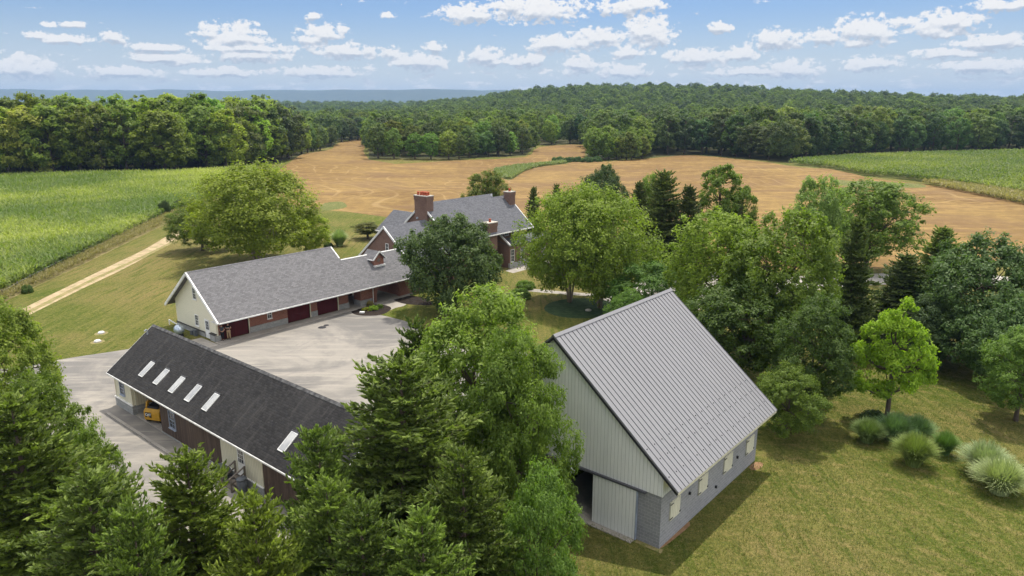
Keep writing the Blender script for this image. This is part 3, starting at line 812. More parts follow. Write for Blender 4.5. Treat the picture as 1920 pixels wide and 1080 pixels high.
    st.split('stone_base', 'stone_block', r, o)
    cp = SB(); cp.box(34.52, 34.649, 71.85, 78.2, .53, .60).box(34.34, 34.649, 69.42, 70.5, .72, .82); cp.split('base_cap', 'shed_dark', r, o)
    for (a, b) in ((35.15, 38.4), (43.1, 46.12), (47.05, 50.02)):
        d = SB(); d.box(a + .002, b - .1, 69.6, 69.66, .02, 2.118)
        for k in range(1, 4): d.box(a + .002, b - .1, 69.592, 69.601, .02 + .525*k - .012, .02 + .525*k + .012)
        do = d.make('garage_door', 'red_board', r, o)
        j = SB(); j.box(b - .098, b + .02, 69.44, 69.495, 0, 2.28); j.make('door_jamb', 'cream_paint', do, o)
    window_v(r, o, 69.5, 40.62, 41.08, 1.15, 1.95, 2, 2)
    window_u(r, o, 34.65, 73.08, 73.66, 3.95, 5.12)
    window_u(r, o, 34.65, 73.10, 73.72, 1.02, 2.14)
    d = SB(); d.box(34.60, 34.649, 70.8, 71.72, .02, 2.08); do = d.make('side_door', 'frame_white', r, o)
    SB().box(34.58, 34.599, 70.95, 71.5, 1.0, 1.9).make('door_pane', 'window_glass', do, o)
    mm = SB()
    for k in range(1, 3): mm.box(34.57, 34.579, 70.95 + .183*k - .012, 70.95 + .183*k + .012, 1.0, 1.9)
    for k in range(1, 3): mm.box(34.57, 34.579, 70.95, 71.5, 1. + .3*k - .012, 1. + .3*k + .012)
    mm.make('muntin_grid', 'frame_white', do, o)
    # passage: arched walls, piers and posts
    a = SB()
    a.box(52.9, 54.6, 68.9, 70.2, -.3, 2.6)
    arch_wall(a, 54.6, 61.3, 68.9, 69.35, 2.75, 55.4, 59.1, .75, 1.75)
    arch_wall(a, 53.4, 61.3, 73.9, 74.35, 3.1, 55.4, 59.1, .75, 1.75)
    a.box(59.3, 59.75, 69.35, 73.9, -.3, 2.9)
    a.make('arch_wall', 'brick', r, o)
    SB().box(51.5, 61.3, 68.2, 76.2, -.1, .03).make('passage_floor', 'concrete', r, o)
    dp = SB(); dp.tube([(54.75, 67.75, 2.42), (54.75, 68.0, 2.25), (54.75, 68.75, 2.1), (54.75, 68.78, 1.9), (54.75, 68.78, .1)], .05, 8); dp.make('downspout', 'white_trim', r, o)
    # little brick bell dormer on the link roof
    dm = SB()
    u0, u1, dv = 55.95, 57.75, 69.95
    zb = lz(dv)
    dm.box(u0 + .12, u1 - .12, dv + .05, dv + 2.4, zb - .35, zb + .95)
    dm.prism([(u0 + .12, zb + .95), (u1 - .12, zb + .95), ((u0 + u1)/2, zb + 1.62)], dv + .05, dv + .35, 1)
    do = dm.make('roof_dormer', 'brick', r, o)
    rd = SB(); zr = zb + 1.85; ze = zb + .85; c = (u0 + u1)/2
    rd.slab([(u0 - .12, dv + 2.2, ze), (u0 - .12, dv - .2, ze), (c, dv - .2, zr), (c, dv + 2.2, zr)], .08)
    rd.slab([(u1 + .12, dv - .2, ze), (u1 + .12, dv + 2.2, ze), (c, dv + 2.2, zr), (c, dv - .2, zr)], .08)
    rd.make('dormer_roof', 'shingle_grey', do, o)
    rt = SB()
    rt.bar((u0 - .14, dv - .22, ze - .02), (c, dv - .22, zr - .02), .05, .17).bar((u1 + .14, dv - .22, ze - .02), (c, dv - .22, zr - .02), .05, .17)
    rt.bar((u0 - .15, dv - .2, ze - .04), (u0 - .15, dv + 1.0, ze - .04), .06, .12)
    rt.box(u0 + .05, u1 - .05, dv - .25, dv + .04, zb - .1, zb + .10)
    rt.split('dormer_trim', 'white_trim', do, o)
    ov = SB(); ov.tube([(c, dv + .06, zb + .7), (c, dv + .03, zb + .7)], .24, 18); ov.make('round_vent', 'wood_grey', do, o)
garage()
ap = SB()
for k in range(12):
    a = 34.3 + k*1.45; ap.box(a, a + 1.43, 68.05, 69.38, -.1, .05)
tag(ap.make('apron_slab', 'concrete', site_root('concrete_apron', 43, 68.7, 'pale concrete slab strip along the foot of the red garage doors', 'apron'), (43, 68.7)))
ap2 = SB(); ap2.box(31.5, 34.2, 68.3, 72, -.1, .03)
tag(ap2.build('side_apron', M['concrete'], empty('doorstep_slab', uvp(0, 0, 0), SITE_ROT, 'small concrete landing outside the white side door of the cream gable', 'landing')))

def shed():
    o = (21.14, 46.)
    r = site_root('machine_shed', *o, 'long low shed with weathered black shingle roof and five skylights in a row', 'shed')
    EU, EZ, RU, RZ = 20.7, 2.9, 24.8, 6.0
    sl = (RZ - EZ)/(RU - EU); EU2 = 2*RU - EU; va, vb = 31.0, 60.55
    rz = lambda u: RZ - sl*abs(u - RU)
    ro = SB()
    ro.slab([(EU, vb, EZ), (EU, va, EZ), (RU, va, RZ), (RU, vb, RZ)], .12)
    ro.slab([(EU2, va, EZ), (EU2, vb, EZ), (RU, vb, RZ), (RU, va, RZ)], .12)
    rf = ro.make('roof', 'shingle_black', r, o)
    rc = SB()
    n = 60
    for k in range(n):
        a = va + (vb - va)*k/n; b = va + (vb - va)*(k + 1)/n - .012
        rc.slab([(RU - .17, b, RZ - .095), (RU - .17, a, RZ - .095), (RU, a, RZ + .05), (RU, b, RZ + .05)], .025)
        rc.slab([(RU + .17, a, RZ - .095), (RU + .17, b, RZ - .095), (RU, b, RZ + .05), (RU, a, RZ + .05)], .025)
    rc.make('ridge_cap', 'galv_shingle', rf, o)
    tr = SB(); tr.box(EU - .05, EU + .0, va, vb, EZ - .13, EZ - .015)
    for vv in (va - .04, vb - .0):
        tr.slab([(EU, vv + .04, EZ - .01), (EU, vv, EZ - .01), (RU, vv, RZ - .01), (RU, vv + .04, RZ - .01)], .18)
        tr.slab([(EU2, vv, EZ - .01), (EU2, vv + .04, EZ - .01), (RU, vv + .04, RZ - .01), (RU, vv, RZ - .01)], .18)
    tr.split('eave_trim', 'white_trim', rf, o)
    U = 21.14; W = .18; zt = 3.02
    cr = SB()
    cr.box(U, U + W, 57.25, 60.38, .76, zt).box(U, U + W, 38.3, 43.48, .5, zt)
    cr.box(U + W, 26., 57.1, 57.25, .76, zt)
    cr.prism([(U, 3.021), (28.4, 3.021), (28.4, rz(28.4) - .13), (RU, RZ - .13), (U, rz(U) - .13)], 60.2, 60.38, 1)
    cr.box(U + W, 28.4, 60.2, 60.38, .76, 3.02)
    cr.split('cream_wall', 'cream_board', r, o)
    bw = SB(); bw.box(U, U + W, 43.48, 52.4, .12, zt).box(U, U + W, 31.3, 38.3, .12, zt).box(U + W, 26., 52.25, 52.4, .12, zt)
    bw.box(28.2, 28.4, 31.3, 60.2, 0, zt).box(U + W, 28.2, 31.3, 31.5, 0, zt)
    bw.prism([(U, 3.021), (28.4, 3.021), (28.4, rz(28.4) - .13), (RU, RZ - .13), (U, rz(U) - .13)], 31.3, 31.48, 1)
    bw.split('brown_wall', 'brown_board', r, o)
    st = SB(); st.box(U - .1, U + .2, 57.2, 60.45, -.3, .74).box(U + .2, 26., 57.12, 57.34, -.3, .74).box(U + .2, 28.4, 60.1, 60.45, -.3, .74).box(U - .06, U + .2, 38.3, 43.48, -.3, .48).box(U - .03, U + .2, 43.5, 52.4, -.3, .10)
    st.split('block_base', 'stone_block', r, o)
    cp = SB(); cp.box(U - .14, U + .0, 57.16, 60.48, .74, .80).box(U - .1, U, 38.3, 43.48, .48, .54); cp.split('base_cap', 'white_trim', r, o)
    jb = SB(); jb.box(U - .03, U - .001, 57.25, 57.4, .8, zt).box(U - .03, U - .001, 60.28, 60.4, .8, zt).box(U - .03, U - .001, 38.28, 38.4, .5, zt); jb.split('corner_board', 'cream_paint', r, o)
    bk = SB(); bk.box(U + .05, U + .2, 52.4, 57.25, 2.55, zt); bk.make('lintel', 'cream_paint', r, o)
    SB().box(U - .02, 28.2, 52.4, 57.1, -.1, .05).make('bay_floor', 'concrete', r, o)
    window_u(r, o, U, 58.62, 59.32, 1.30, 2.32, sill='blue_grey')
    window_u(r, o, U, 50.0, 50.85, .95, 2.20, sill='blue_grey')
    d = SB(); d.box(U - .05, U - .001, 40.38, 41.28, .55, 2.5); do = d.make('shed_door', 'frame_white', r, o)
    SB().box(U - .07, U - .051, 40.53, 41.13, 1.45, 2.35).make('door_pane', 'window_glass', do, o)
    g = SB()
    for k in (1, 2): g.box(U - .08, U - .071, 40.53 + .2*k - .012, 40.53 + .2*k + .012, 1.45, 2.35)
    for k in (1, 2): g.box(U - .08, U - .071, 40.53, 41.13, 1.45 + .3*k - .012, 1.45 + .3*k + .012)
    g.make('muntin_grid', 'frame_white', do, o)
    # skylights
    for vc in (55.98, 53.5, 51.0, 48.53, 46.02, 36.6):
        s = SB(); u0, u1 = 21.44, 22.56; h = .07
        a = [(u0, vc + .34, rz(u0) + h), (u0, vc - .34, rz(u0) + h), (u1, vc - .34, rz(u1) + h), (u1, vc + .34, rz(u1) + h)]
        s.slab(a, .10); so = s.make('skylight', 'frame_white' if vc > 40 else 'white_trim', rf, o)
        h = .082; p = SB(); e = .05
        p.slab([(u0 + e, vc + .29, rz(u0 + e) + h), (u0 + e, vc - .29, rz(u0 + e) + h), (u1 - e, vc - .29, rz(u1 - e) + h), (u1 - e, vc + .29, rz(u1 - e) + h)], .01)
        p.make('skylight_pane', 'skylight_glass', so, o)
        q = SB(); q.bar((u1 + .03, vc - .38, rz(u1 + .03) + .06), (u1 + .03, vc + .38, rz(u1 + .03) + .06), .07, .08); q.make('skylight_flashing', 'dark_metal', so, o)
    vp = SB(); vp.tube([(24.05, 60.05, 5.3), (24.05, 60.05, 5.75), (23.95, 60.0, 5.85), (23.8, 60.0, 5.75)], .06, 10); vp.make('vent_pipe', 'galv', rf, o)
    # timber steps with rails
    s = SB()
    for k in range(3): s.box(U - .1 - .32*(k + 1), U - .1 - .32*k, 40.3, 41.4, .36 - .17*k, .42 - .17*k)
    for v in (40.25, 41.42):
        s.bar((U - .2, v, .35), (U - 1.15, v, -.05), .06, .22)
        s.box(U - .24, U - .14, v - .05, v + .05, 0, 1.45).box(U - 1.22, U - 1.12, v - .05, v + .05, 0, 1.0)
        s.bar((U - .14, v, 1.42), (U - 1.25, v, .95), .10, .06).bar((U - .2, v, .98), (U - 1.15, v, .55), .05, .09)
    s.make('steps', 'wood_grey', r, o)
t_ = NT('galv_shingle'); co_ = obj_co(t_); M['galv_shingle'] = t_.pbr(t_.mix(t_.rng(t_.noise(co_, 2.5, 5), .35, .7), (.045, .044, .046), (.13, .13, .13)), .85)
shed()
cb_ = SB(); 
for k in range(9):
    v0 = 43.6 + k*1.75; cb_.box(19.72, 19.95, v0, v0 + 1.72, -.1, .11)
tag(cb_.make('kerb_stone', 'concrete', site_root('kerb', 19.8, 51, 'low concrete kerb in front of the open bay of the black roofed shed', 'kerb'), (19.8, 51)))

def house():
    o = (61.5, 74.)
    r = site_root('brick_house', *o, 'large red brick house with slate coloured gable roofs and three brick chimneys', 'house')
    T = .13
    ro = SB()
    # wing
    RV, RZ, sl = 74.2, 8.25, .83
    wz = lambda v: RZ - sl*abs(v - RV)
    ua, ub = 61.3, 69.6
    e1, e2 = 68.3, 80.3
    ro.slab([(ua, e1, wz(e1)), (ub, e1, wz(e1)), (ub, RV, RZ), (ua, RV, RZ)], T)
    ro.slab([(ub, e2, wz(e2)), (ua, e2, wz(e2)), (ua, RV, RZ), (ub, RV, RZ)], T)
    # main block
    MV, MZ, ms = 75.2, 10.45, .85
    mz = lambda v: MZ - ms*abs(v - MV)
    ma, mb_, mc = 69.1, 83.6, 87.2
    f1 = 69.3; f2 = 81.1
    ro.slab([(ma, f1, mz(f1)), (mb_, f1, mz(f1)), (mb_, MV, MZ), (ma, MV, MZ)], T)
    ro.slab([(mb_, f2, mz(f2)), (ma, f2, mz(f2)), (ma, MV, MZ), (mb_, MV, MZ)], T)
    NV = MV - .55; NZ = mz(NV)
    ro.slab([(mb_, f1, mz(f1)), (mc, f1, mz(f1)), (mc, NV, NZ), (mb_, NV, NZ)], T)
    f3 = 2*NV - f1
    ro.slab([(mc, f3, mz(f1)), (mb_, f3, mz(f1)), (mb_, NV, NZ), (mc, NV, NZ)], T)
    # rear cross wing, ridge along v
    XU, XZ, xs = 77.7, 7.15, .72
    xz = lambda u: XZ - xs*abs(u - XU)
    g1, g2 = 73.7, 81.7
    ro.slab([(g1, 91.2, xz(g1)), (g1, 78.6, xz(g1)), (XU, 78.6, XZ), (XU, 91.2, XZ)], T)
    ro.slab([(g2, 78.6, xz(g2)), (g2, 91.2, xz(g2)), (XU, 91.2, XZ), (XU, 78.6, XZ)], T)
    # low front roof behind the small gable
    ro.slab([(80.62, 68.35, 3.45), (92., 68.35, 3.45), (92., 71.4, 4.0), (80.62, 71.4, 4.0)], .1)
    rf = ro.make('roof', 'shingle_house', r, o)
    tr = SB()
    def rake(u, v0, z0, v1, z1, w=.14):
        q = [(u, v0, z0 + .03), (u + w, v0, z0 + .03), (u + w, v1, z1 + .03), (u, v1, z1 + .03)]
        tr.slab(q if v1 > v0 else [q[1], q[0], q[3], q[2]], .24)
    rake(ua - .04, e1 - .05, wz(e1 - .05), RV, RZ); rake(ua - .04, e2 + .05, wz(e2 + .05), RV, RZ)
    rake(ma - .04, f1, mz(f1), 73.9, mz(73.9)); rake(ma - .04, f2, mz(f2), 76.5, mz(76.5))
    rake(mc - .1, f1, mz(f1), NV, NZ)
    tr.box(mb_ - .1, mb_ + .02, NV, NV + .3, NZ - .1, MZ)
    tr.box(ma, mc, f1 - .12, f1 - .01, mz(f1) - .16, mz(f1) - .01)
    tr.box(g1 - .12, g1 - .01, 81.2, 91.2, xz(g1) - .16, xz(g1) - .01)
    # small gable rakes (apex over front entry)
    gu = 80.66; ga, gz = 71.22, 5.45
    rake(gu - .12, 68.35, gz - .66*(ga - 68.35), ga, gz, .16); rake(gu - .12, 73.6, gz - .66*2.4, ga, gz, .16)
    tr.split('rake_board', 'white_trim', rf, o)
    b = SB()
    b.prism([(69., 0 - .3), (79.6, -.3), (79.6, wz(79.6) - .14), (RV, RZ - .14), (69., wz(69.) - .14)], 61.5, 61.8, 0)
    b.box(61.8, 69.3, 69., 69.3, -.3, wz(69.) - .14).box(61.8, 69.3, 79.3, 79.6, -.3, wz(79.6) - .14)
    b.prism([(71.3, -.3), (80.3, -.3), (80.3, mz(80.3) - .14), (MV, MZ - .14), (71.3, mz(71.3) - .14)], 69.3, 69.6, 0)
    b.prism([(71.3, -.3), (79.4, -.3), (79.4, 5.4), (NV, NZ - .14), (71.3, mz(71.3) - .14)], 86., 86.3, 0)
    b.box(69.6, 86., 71.3, 71.6, -.3, mz(71.3) - .14).box(69.6, 86., 80., 80.3, -.3, mz(80.3) - .14)
    b.prism([(74.0, -.3), (81.4, -.3), (81.4, xz(81.4) - .14), (XU, XZ - .14), (74.0, xz(74.0) - .14)], 90.6, 90.9, 1)
    b.box(74., 74.3, 80.3, 90.6, -.3, xz(74.) - .14).box(81.1, 81.4, 80.3, 90.6, -.3, xz(81.4) - .14)
    # entry block with small west-facing gable
    b.prism([(68.65, -.3), (71.2, -.3), (71.2, gz - .14), (68.65, gz - .66*2.57 - .14)], 80.68, 80.95, 0)
    b.box(80.95, 91.6, 68.65, 68.9, .75, 3.35).box(91.35, 91.6, 68.9, 71.3, -.3, 3.35)
    b.make('brick_wall', 'brick_weathered', r, o)
    sb = SB(); sb.box(80.66, 91.65, 68.55, 68.9, -.3, .749); sb.split('stone_base', 'stone_block', r, o)
    # chimneys
    def chimney(u0, u1, v0, v1, z0, z1, pots, cap=.08):
        c = SB(); c.box(u0, u1, v0, v1, z0, z1 - .65).box(u0 - .06, u1 + .06, v0 - .06, v1 + .06, z1 - .65, z1 - .12)
        co = c.make('chimney', 'brick_weathered', rf, o)
        k = SB(); k.box(u0 - .1, u1 + .1, v0 - .1, v1 + .1, z1 - .12, z1); k.make('chimney_cap', 'stone_cap', co, o)
        for (pu, pv) in pots:
            q = SB(); q.tube([(pu, pv, z1), (pu, pv, z1 + .12), (pu, pv, z1 + .38), (pu, pv, z1 + .40), (pu, pv, z1 + .48)], [.2, .17, .15, .2, .19], 14); q.make('chimney_pot', 'pot_red', co, o, True)
    chimney(69.0, 70.25, 73.9, 76.45, 5.5, 11.55, [(69.4, 74.3 + .58*k) for k in range(4)] + [(69.9, 74.5 + .58*k) for k in range(3)])
    chimney(85.9, 87.15, 73.0, 74.25, 8.0, 10.7, [(86.5, 73.6)])
    chimney(77.1, 79.0, 69.6, 70.8, 3.0, 7.2, [(78.05, 70.2)])
    # windows
    window_u(r, o, 61.5, 73.55, 74.05, 5.0, 5.9, 2, 2)
    for (a, c) in ((81.3, 82.1), (82.6, 83.4), (84.2, 85.0)): window_v(r, o, 71.3, a, c, 4.45, 5.6, 2, 2)
    for a in (80.98, 83.35, 86.1, 88.6): window_v(r, o, 68.65, a, a + .68, .95, 2.75, 2, 4)
    vt = SB(); vt.tube([(69.0, 75.9, 8.3), (68.85, 75.9, 8.3)], .16, 12); vt.make('wall_vent', 'galv', r, o)
house()

# ------------------------------------------------------------------ small things
def loader():
    o = (22.6, 53.5)
    r = empty('skid_steer', uvp(22.15, 54.75, .05), SITE_ROT + R(25), 'yellow and black compact loader parked in the open bay of the black roofed shed', 'loader')
    b = MB()
    # rear housing faces -x
    b.prism([(-.95, .26), (-.98, .95), (-.80, 1.18), (-.1, 1.22), (1.0, .9), (1.0, .26)], -.72, .72, 1)
    bo = b.build('body', M['yellow_paint'], r)
    md = bo.modifiers.new('b', 'BEVEL'); md.width = .05; md.segments = 2
    c = MB(); c.box(-.15, 1.0, -.5, .5, 1.19, 1.32)
    for x, y in ((-.1, -.47), (-.1, .47), (.95, -.47), (.95, .47)): c.box(x - .04, x + .04, y - .04, y + .04, 1.2, 2.05)
    c.box(-.2, 1.05, -.54, .54, 2.05, 2.13)
    c.build('cab', M['dark_metal'], r)
    g = MB(); g.add([(-.8,-.5,1.19),(-.15,-.5,1.24),(-.15,.5,1.24),(-.8,.5,1.19),(-.75,-.45,1.34),(-.2,-.45,1.45),(-.2,.45,1.45),(-.75,.45,1.34)],
        [(3,2,1,0),(4,5,6,7),(0,1,5,4),(1,2,6,5),(2,3,7,6),(3,0,4,7)]); g.build('engine_cover', M['black_plastic'], r)
    a = MB()
    for y in (-.66, .66):
        a.bar((-.6, y, 1.2), (-.5, y, 1.62), .12, .2).bar((-.5, y, 1.6), (1.25, y, 1.05), .12, .16).bar((1.25, y, 1.1), (1.6, y, .35), .12, .16)
    a.build('lift_arm', M['yellow_paint'], r)
    for x in (-.55, .55):
        for y in (-.60, .60):
            w = MB(); w.tube([(x, y - .11, .28), (x, y + .11, .28)], .29, 20); wo = w.build('wheel', M['rubber'], r)
            h = MB(); h.tube([(x, y - .12, .28), (x, y + .12, .28)], .13, 14); h.build('rim', M['yellow_paint'], wo)
    p = MB(); p.box(-1.0, -.982, .02, .56, .52, .92); p.build('rear_plate', M['sticker_black'], r)
    def letters(txt, mat, loc, rot, size, name):
        cu = bpy.data.curves.new(name, 'FONT'); cu.body = txt; cu.size = size; cu.extrude = .004; cu.align_x = 'CENTER'; cu.align_y = 'CENTER'
        cu.offset = size*.035
        t = bpy.data.objects.new(name, cu); col.objects.link(t); bpy.context.view_layer.update()
        me = bpy.data.meshes.new_from_object(t.evaluated_get(bpy.context.evaluated_depsgraph_get())); bpy.data.objects.remove(t)
        me.materials.clear(); me.materials.append(M[mat])
        ob = link(name, me, r); ob.location = loc; ob.rotation_euler = rot
    letters('CAT', 'sticker_white', (-1.008, .29, .73), (math.pi/2, 0, -math.pi/2), .27, 'emblem_letters')
    tri = MB(); tri.add([(-1.012, .42, .54), (-1.012, .16, .54), (-1.012, .29, .66)], [(0, 1, 2)]); tri.build('emblem_triangle', M['yellow_paint'], r)
    s = MB(); s.box(-.75, -.2, -.742, -.722, .72, .92); s.build('side_label', M['sticker_black'], r)
    letters('258B', 'sticker_white', (-.47, -.748, .82), (math.pi/2, 0, 0), .14, 'label_letters')
    bk = MB(); bk.box(1.35, 1.95, -.85, .85, .1, .16).box(1.35, 1.42, -.85, .85, .1, .65); bk.build('bucket', M['dark_metal'], r)
loader()

def trash_can():
    x, y = at(455, 921)
    r = empty('trash_can', (x, y, 0), 0, 'round grey metal bin with lid beside the wooden shed steps', 'bin')
    b = MB(); b.tube([(0,0,0),(0,0,.02),(0,0,.85)], [.26, .27, .31], 24); b.build('can', M['galv_dark'], r, True)
    l = MB(); l.tube([(0,0,.851),(0,0,.9),(0,0,.96),(0,0,.99)], [.335, .335, .22, .05], 24); l.build('lid', M['galv_dark'], r, True)
    h = MB(); h.tube([(-.1,0,.95),(-.08,0,1.04),(.08,0,1.04),(.1,0,.95)], .012, 6); h.build('handle', M['galv_dark'], r)
plain('galv_dark', (.10, .11, .125), .5, .4)
trash_can()
def keg():
    x, y = at(418, 896)
    b = MB()
    b.tube([(-.45,0,.5),(-.35,0,.5),(.35,0,.5),(.45,0,.5)], [.30, .45, .45, .30], 20)
    b.box(-.3, -.2, -.3, .3, 0, .14).box(.2, .3, -.3, .3, 0, .14)
    ob = b.build('storage_tank', M['galv_dark'], None, True); ob.location = (x, y, 0); ob.rotation_euler = (0, 0, SITE_ROT + 1.57)
    tag(ob, 'dark round tank lying on its side left of the wooden shed steps', 'tank')
keg()
def satellite():
    x, y = at(337, 630)
    r = empty('gas_tank', (x, y, 0), SITE_ROT, 'shiny rounded silver tank beside the cream gable wall of the garage', 'tank')
    b = MB(); b.sphere((0, 0, .72), (.52, .62, .56), 18, 12); b.build('vessel', M['silver'], r, True)
    l = MB()
    for y_ in (-.35, .35): l.box(-.25, .25, y_ - .05, y_ + .05, 0, .32)
    l.build('foot', M['dark_metal'], r)
    c = MB(); c.tube([(0,0,1.22),(0,0,1.4)], .12, 12); c.build('valve_cover', M['silver'], r)
plain('silver', (.42, .48, .54), .3, .6, .6)
satellite()
x_, y_ = at(318, 609); x2, y2 = at(333, 617)
b_ = MB(); b_.bar((0, 0, .6), (x2 - x_, y2 - y_, .55), .09, .09); b_.box(-.04, .04, -.04, .04, 0, .56).box(x2 - x_ - .04, x2 - x_ + .04, y2 - y_ - .04, y2 - y_ + .04, 0, .5)
ob = b_.build('white_pipe', M['white_plastic'], None); ob.location = (x_, y_, 0); tag(ob, 'white pipe on short posts sticking out beside the silver tank', 'pipe')
um = MB(); um.box(-.15, .15, -.25, .25, 0, .65); um.box(-.2, .1, .45, .85, 0, .45)
ob = um.build('utility_box', M['galv_dark'], None); ob.location = (*uvp(34.2, 73.2)[:2], 0); ob.rotation_euler = (0, 0, SITE_ROT); tag(ob, 'small grey utility boxes at the foot of the cream gable wall', 'utility box')
for k, (px, py, lab) in enumerate(((183, 641, 'round white tank cover in the lawn, the nearer of the two'), (190, 625, 'round pale tank cover in the lawn, the farther of the two'))):
    x, y = at(px, py)
    r = empty('tank_cover', (x, y, 0), 0, lab, 'cover', 'covers in the lawn')
    b = MB(); b.tube([(0,0,-.1),(0,0,.16),(0,0,.20)], [.30, .30, .25], 20); b.build('lid', M['white_plastic'], r)
    c = MB(); c.tube([(0,0,-.1),(0,0,.07)], .38, 20); c.build('riser', M['concrete'], r)
    e = MB(); e.tube([(0,0,-.05),(0,0,.015)], [.75, .66], 16); e.build('bare_ring', M['weed_ground'], r)
for px, py, s, lab in ((604, 614, .45, 'iron manhole plate in the yard nearer the garage'), (612, 610, .3, 'small iron drain plate behind the manhole plate in the yard')):
    x, y = at(px, py); b = MB(); b.tube([(0,0,-.02),(0,0,.02)], s, 20); ob = b.build('drain_cover', M['dark_metal'], None); ob.location = (x, y, 0); tag(ob, lab, 'drain cover', 'drain plates in the yard')
x, y = at(679, 586.5); b = MB(); b.box(-.28, .28, -.2, .2, -.05, .14); ob = b.build('stepping_stone', M['white_plastic'], None); ob.location = (x, y, 0); tag(ob, 'pale flat stone lying on the dark mulch bed', 'stone')
x, y = at(1103, 583); b = MB(); b.sphere((0, 0, .1), (.4, .3, .18), 9, 6); ob = b.build('boulder', M['stone_cap'], None, True); ob.location = (x, y, 0); tag(ob, 'pale boulder in the round ivy bed under the birches', 'boulder')

def person(name, loc, rz, label, shirt, trousers, arms, hgt_=1.78, stripe=False):
    root = empty(name, (loc[0], loc[1], .05), rz, label, 'person')
    S = hgt_/1.78
    def skin_mesh(nm, pts, edges, mat, radii, parent, sub=2):
        me = bpy.data.meshes.new(nm); me.from_pydata([tuple(c*S for c in p) for p in pts], edges, [])
        ob = link(nm, me, parent); me.materials.append(M[mat])
        ob.modifiers.new('s', 'SKIN'); 
        lay = me.skin_vertices[0].data if me.skin_vertices else None
        if lay is None: return ob
        for i, q in enumerate(radii):
            lay[i].radius = (q*S, q*S) if not isinstance(q, tuple) else (q[0]*S, q[1]*S)
        lay[0].use_root = True
        m = ob.modifiers.new('d', 'SUBSURF'); m.levels = sub; m.render_levels = sub
        return ob
    # faces +y; body in one surface
    P_ = [(0,0,.95),(0,0,1.12),(0,0,1.32),(0,0,1.46),(0,.01,1.53),(0,.02,1.60),(0,.02,1.70)]
    E_ = [(i, i + 1) for i in range(6)]
    rad = [(.15,.11),(.135,.10),(.165,.11),(.11,.08),(.055,.055),(.075,.085),(.078,.09)]
    def chain(pts, rs, a):
        last = a
        for p, q in zip(pts, rs):
            P_.append(p); rad.append(q); E_.append((last, len(P_) - 1)); last = len(P_) - 1
        return last
    for s in (-1, 1):
        chain([(s*.09,0,.88),(s*.11,.01,.50),(s*.12,-.02,.10),(s*.12,.10,.04)], [.095,.062,.042,.04], 0)
        ar = arms[0 if s < 0 else 1]
        w = chain([(s*.19,0,1.43)] + ar, [.06,.048,.036,.03][:len(ar) + 1], 3)
        wp = Vector(P_[w]); dv = (wp - Vector(P_[w - 1])).normalized()
        for k in range(4):
            off = Vector((0, 0, .018*(1.5 - k))) if abs(dv.z) < .7 else Vector((0, .018*(1.5 - k), 0))
            chain([tuple(wp + dv*.05 + off), tuple(wp + dv*(.10 - .006*abs(k - 1.5)) + off*1.2)], [.010, .009], w)
        chain([tuple(wp + dv*.03 + Vector((0, .03, .02)))], [.011], w)
    body = skin_mesh('body', P_, E_, 'skin', rad, root)
    # clothing
    Pt = [(0,0,.98),(0,0,1.12),(0,0,1.32),(0,0,1.45)]; Et = [(0,1),(1,2),(2,3)]; rt = [(.165,.125),(.15,.115),(.182,.125),(.12,.09)]
    for s in (-1, 1):
        ar = arms[0 if s < 0 else 1][0]
        m = tuple(.45*a + .55*b for a, b in zip((s*.19, 0, 1.43), ar))
        Pt += [(s*.19, 0, 1.43), m]; n = len(Pt); Et += [(3, n - 2), (n - 2, n - 1)]; rt += [.078, .070]
    sh = skin_mesh('shirt', Pt, Et, shirt, rt, root)
    Pl = [(0,0,.96)]; El = []; rl = [(.165,.125)]
    for s in (-1, 1):
        n = len(Pl); Pl += [(s*.092,0,.87),(s*.112,.01,.50),(s*.12,-.02,.12)]; El += [(0,n),(n,n+1),(n+1,n+2)]; rl += [.108,.078,.062]
    skin_mesh('trousers', Pl, El, trousers, rl, root)
    for s in (-1, 1):
        q = MB(); q.sphere((s*.12*S, .05*S, .04*S), (.055*S, .14*S, .05*S), 10, 6); q.build('shoe', M['dark_metal'], root, True)
    h = MB(); h.sphere((0, -.005*S, 1.71*S), (.092*S, .105*S, .085*S), 14, 9); h.build('hair', M['hair'], root, True)
    f = MB()
    for s in (-1, 1): f.sphere((s*.032*S, .102*S, 1.665*S), (.011*S, .006*S, .008*S), 8, 5)
    f.build('eyes', M['sticker_black'], root, True)
    n = MB(); n.sphere((0, .112*S, 1.64*S), (.012*S, .018*S, .02*S), 8, 5); n.sphere((0, .098*S, 1.603*S), (.026*S, .008*S, .007*S), 8, 5)
    for s in (-1, 1): n.sphere((s*.083*S, .015*S, 1.65*S), (.01*S, .02*S, .03*S), 8, 5)
    n.build('face', M['skin'], root, True)
    if stripe:
        st_ = MB(); st_.box(-.13*S, .13*S, .125*S, .140*S, 1.245*S, 1.285*S); st_.build('shirt_print', M['sticker_white'], root)
px, py = at(418, 639); 
person('person', (px, py), R(165), 'person in dark grey shirt and black trousers, left of the pair by the garage', 'grey_cloth', 'black_cloth',
       ([(-.30,-.02,1.18), (-.22,.16,1.05)], [(.28,0,1.17), (.16,.17,1.10)]))
px, py = at(430, 637)
person('person', (px, py), R(185), 'person in black top with white print and tan trousers by a red door', 'black_cloth', 'khaki_cloth',
       ([(-.28,.03,1.20), (-.02,.20,1.22)], [(.28,.03,1.20), (.04,.22,1.19)]), 1.84, True)

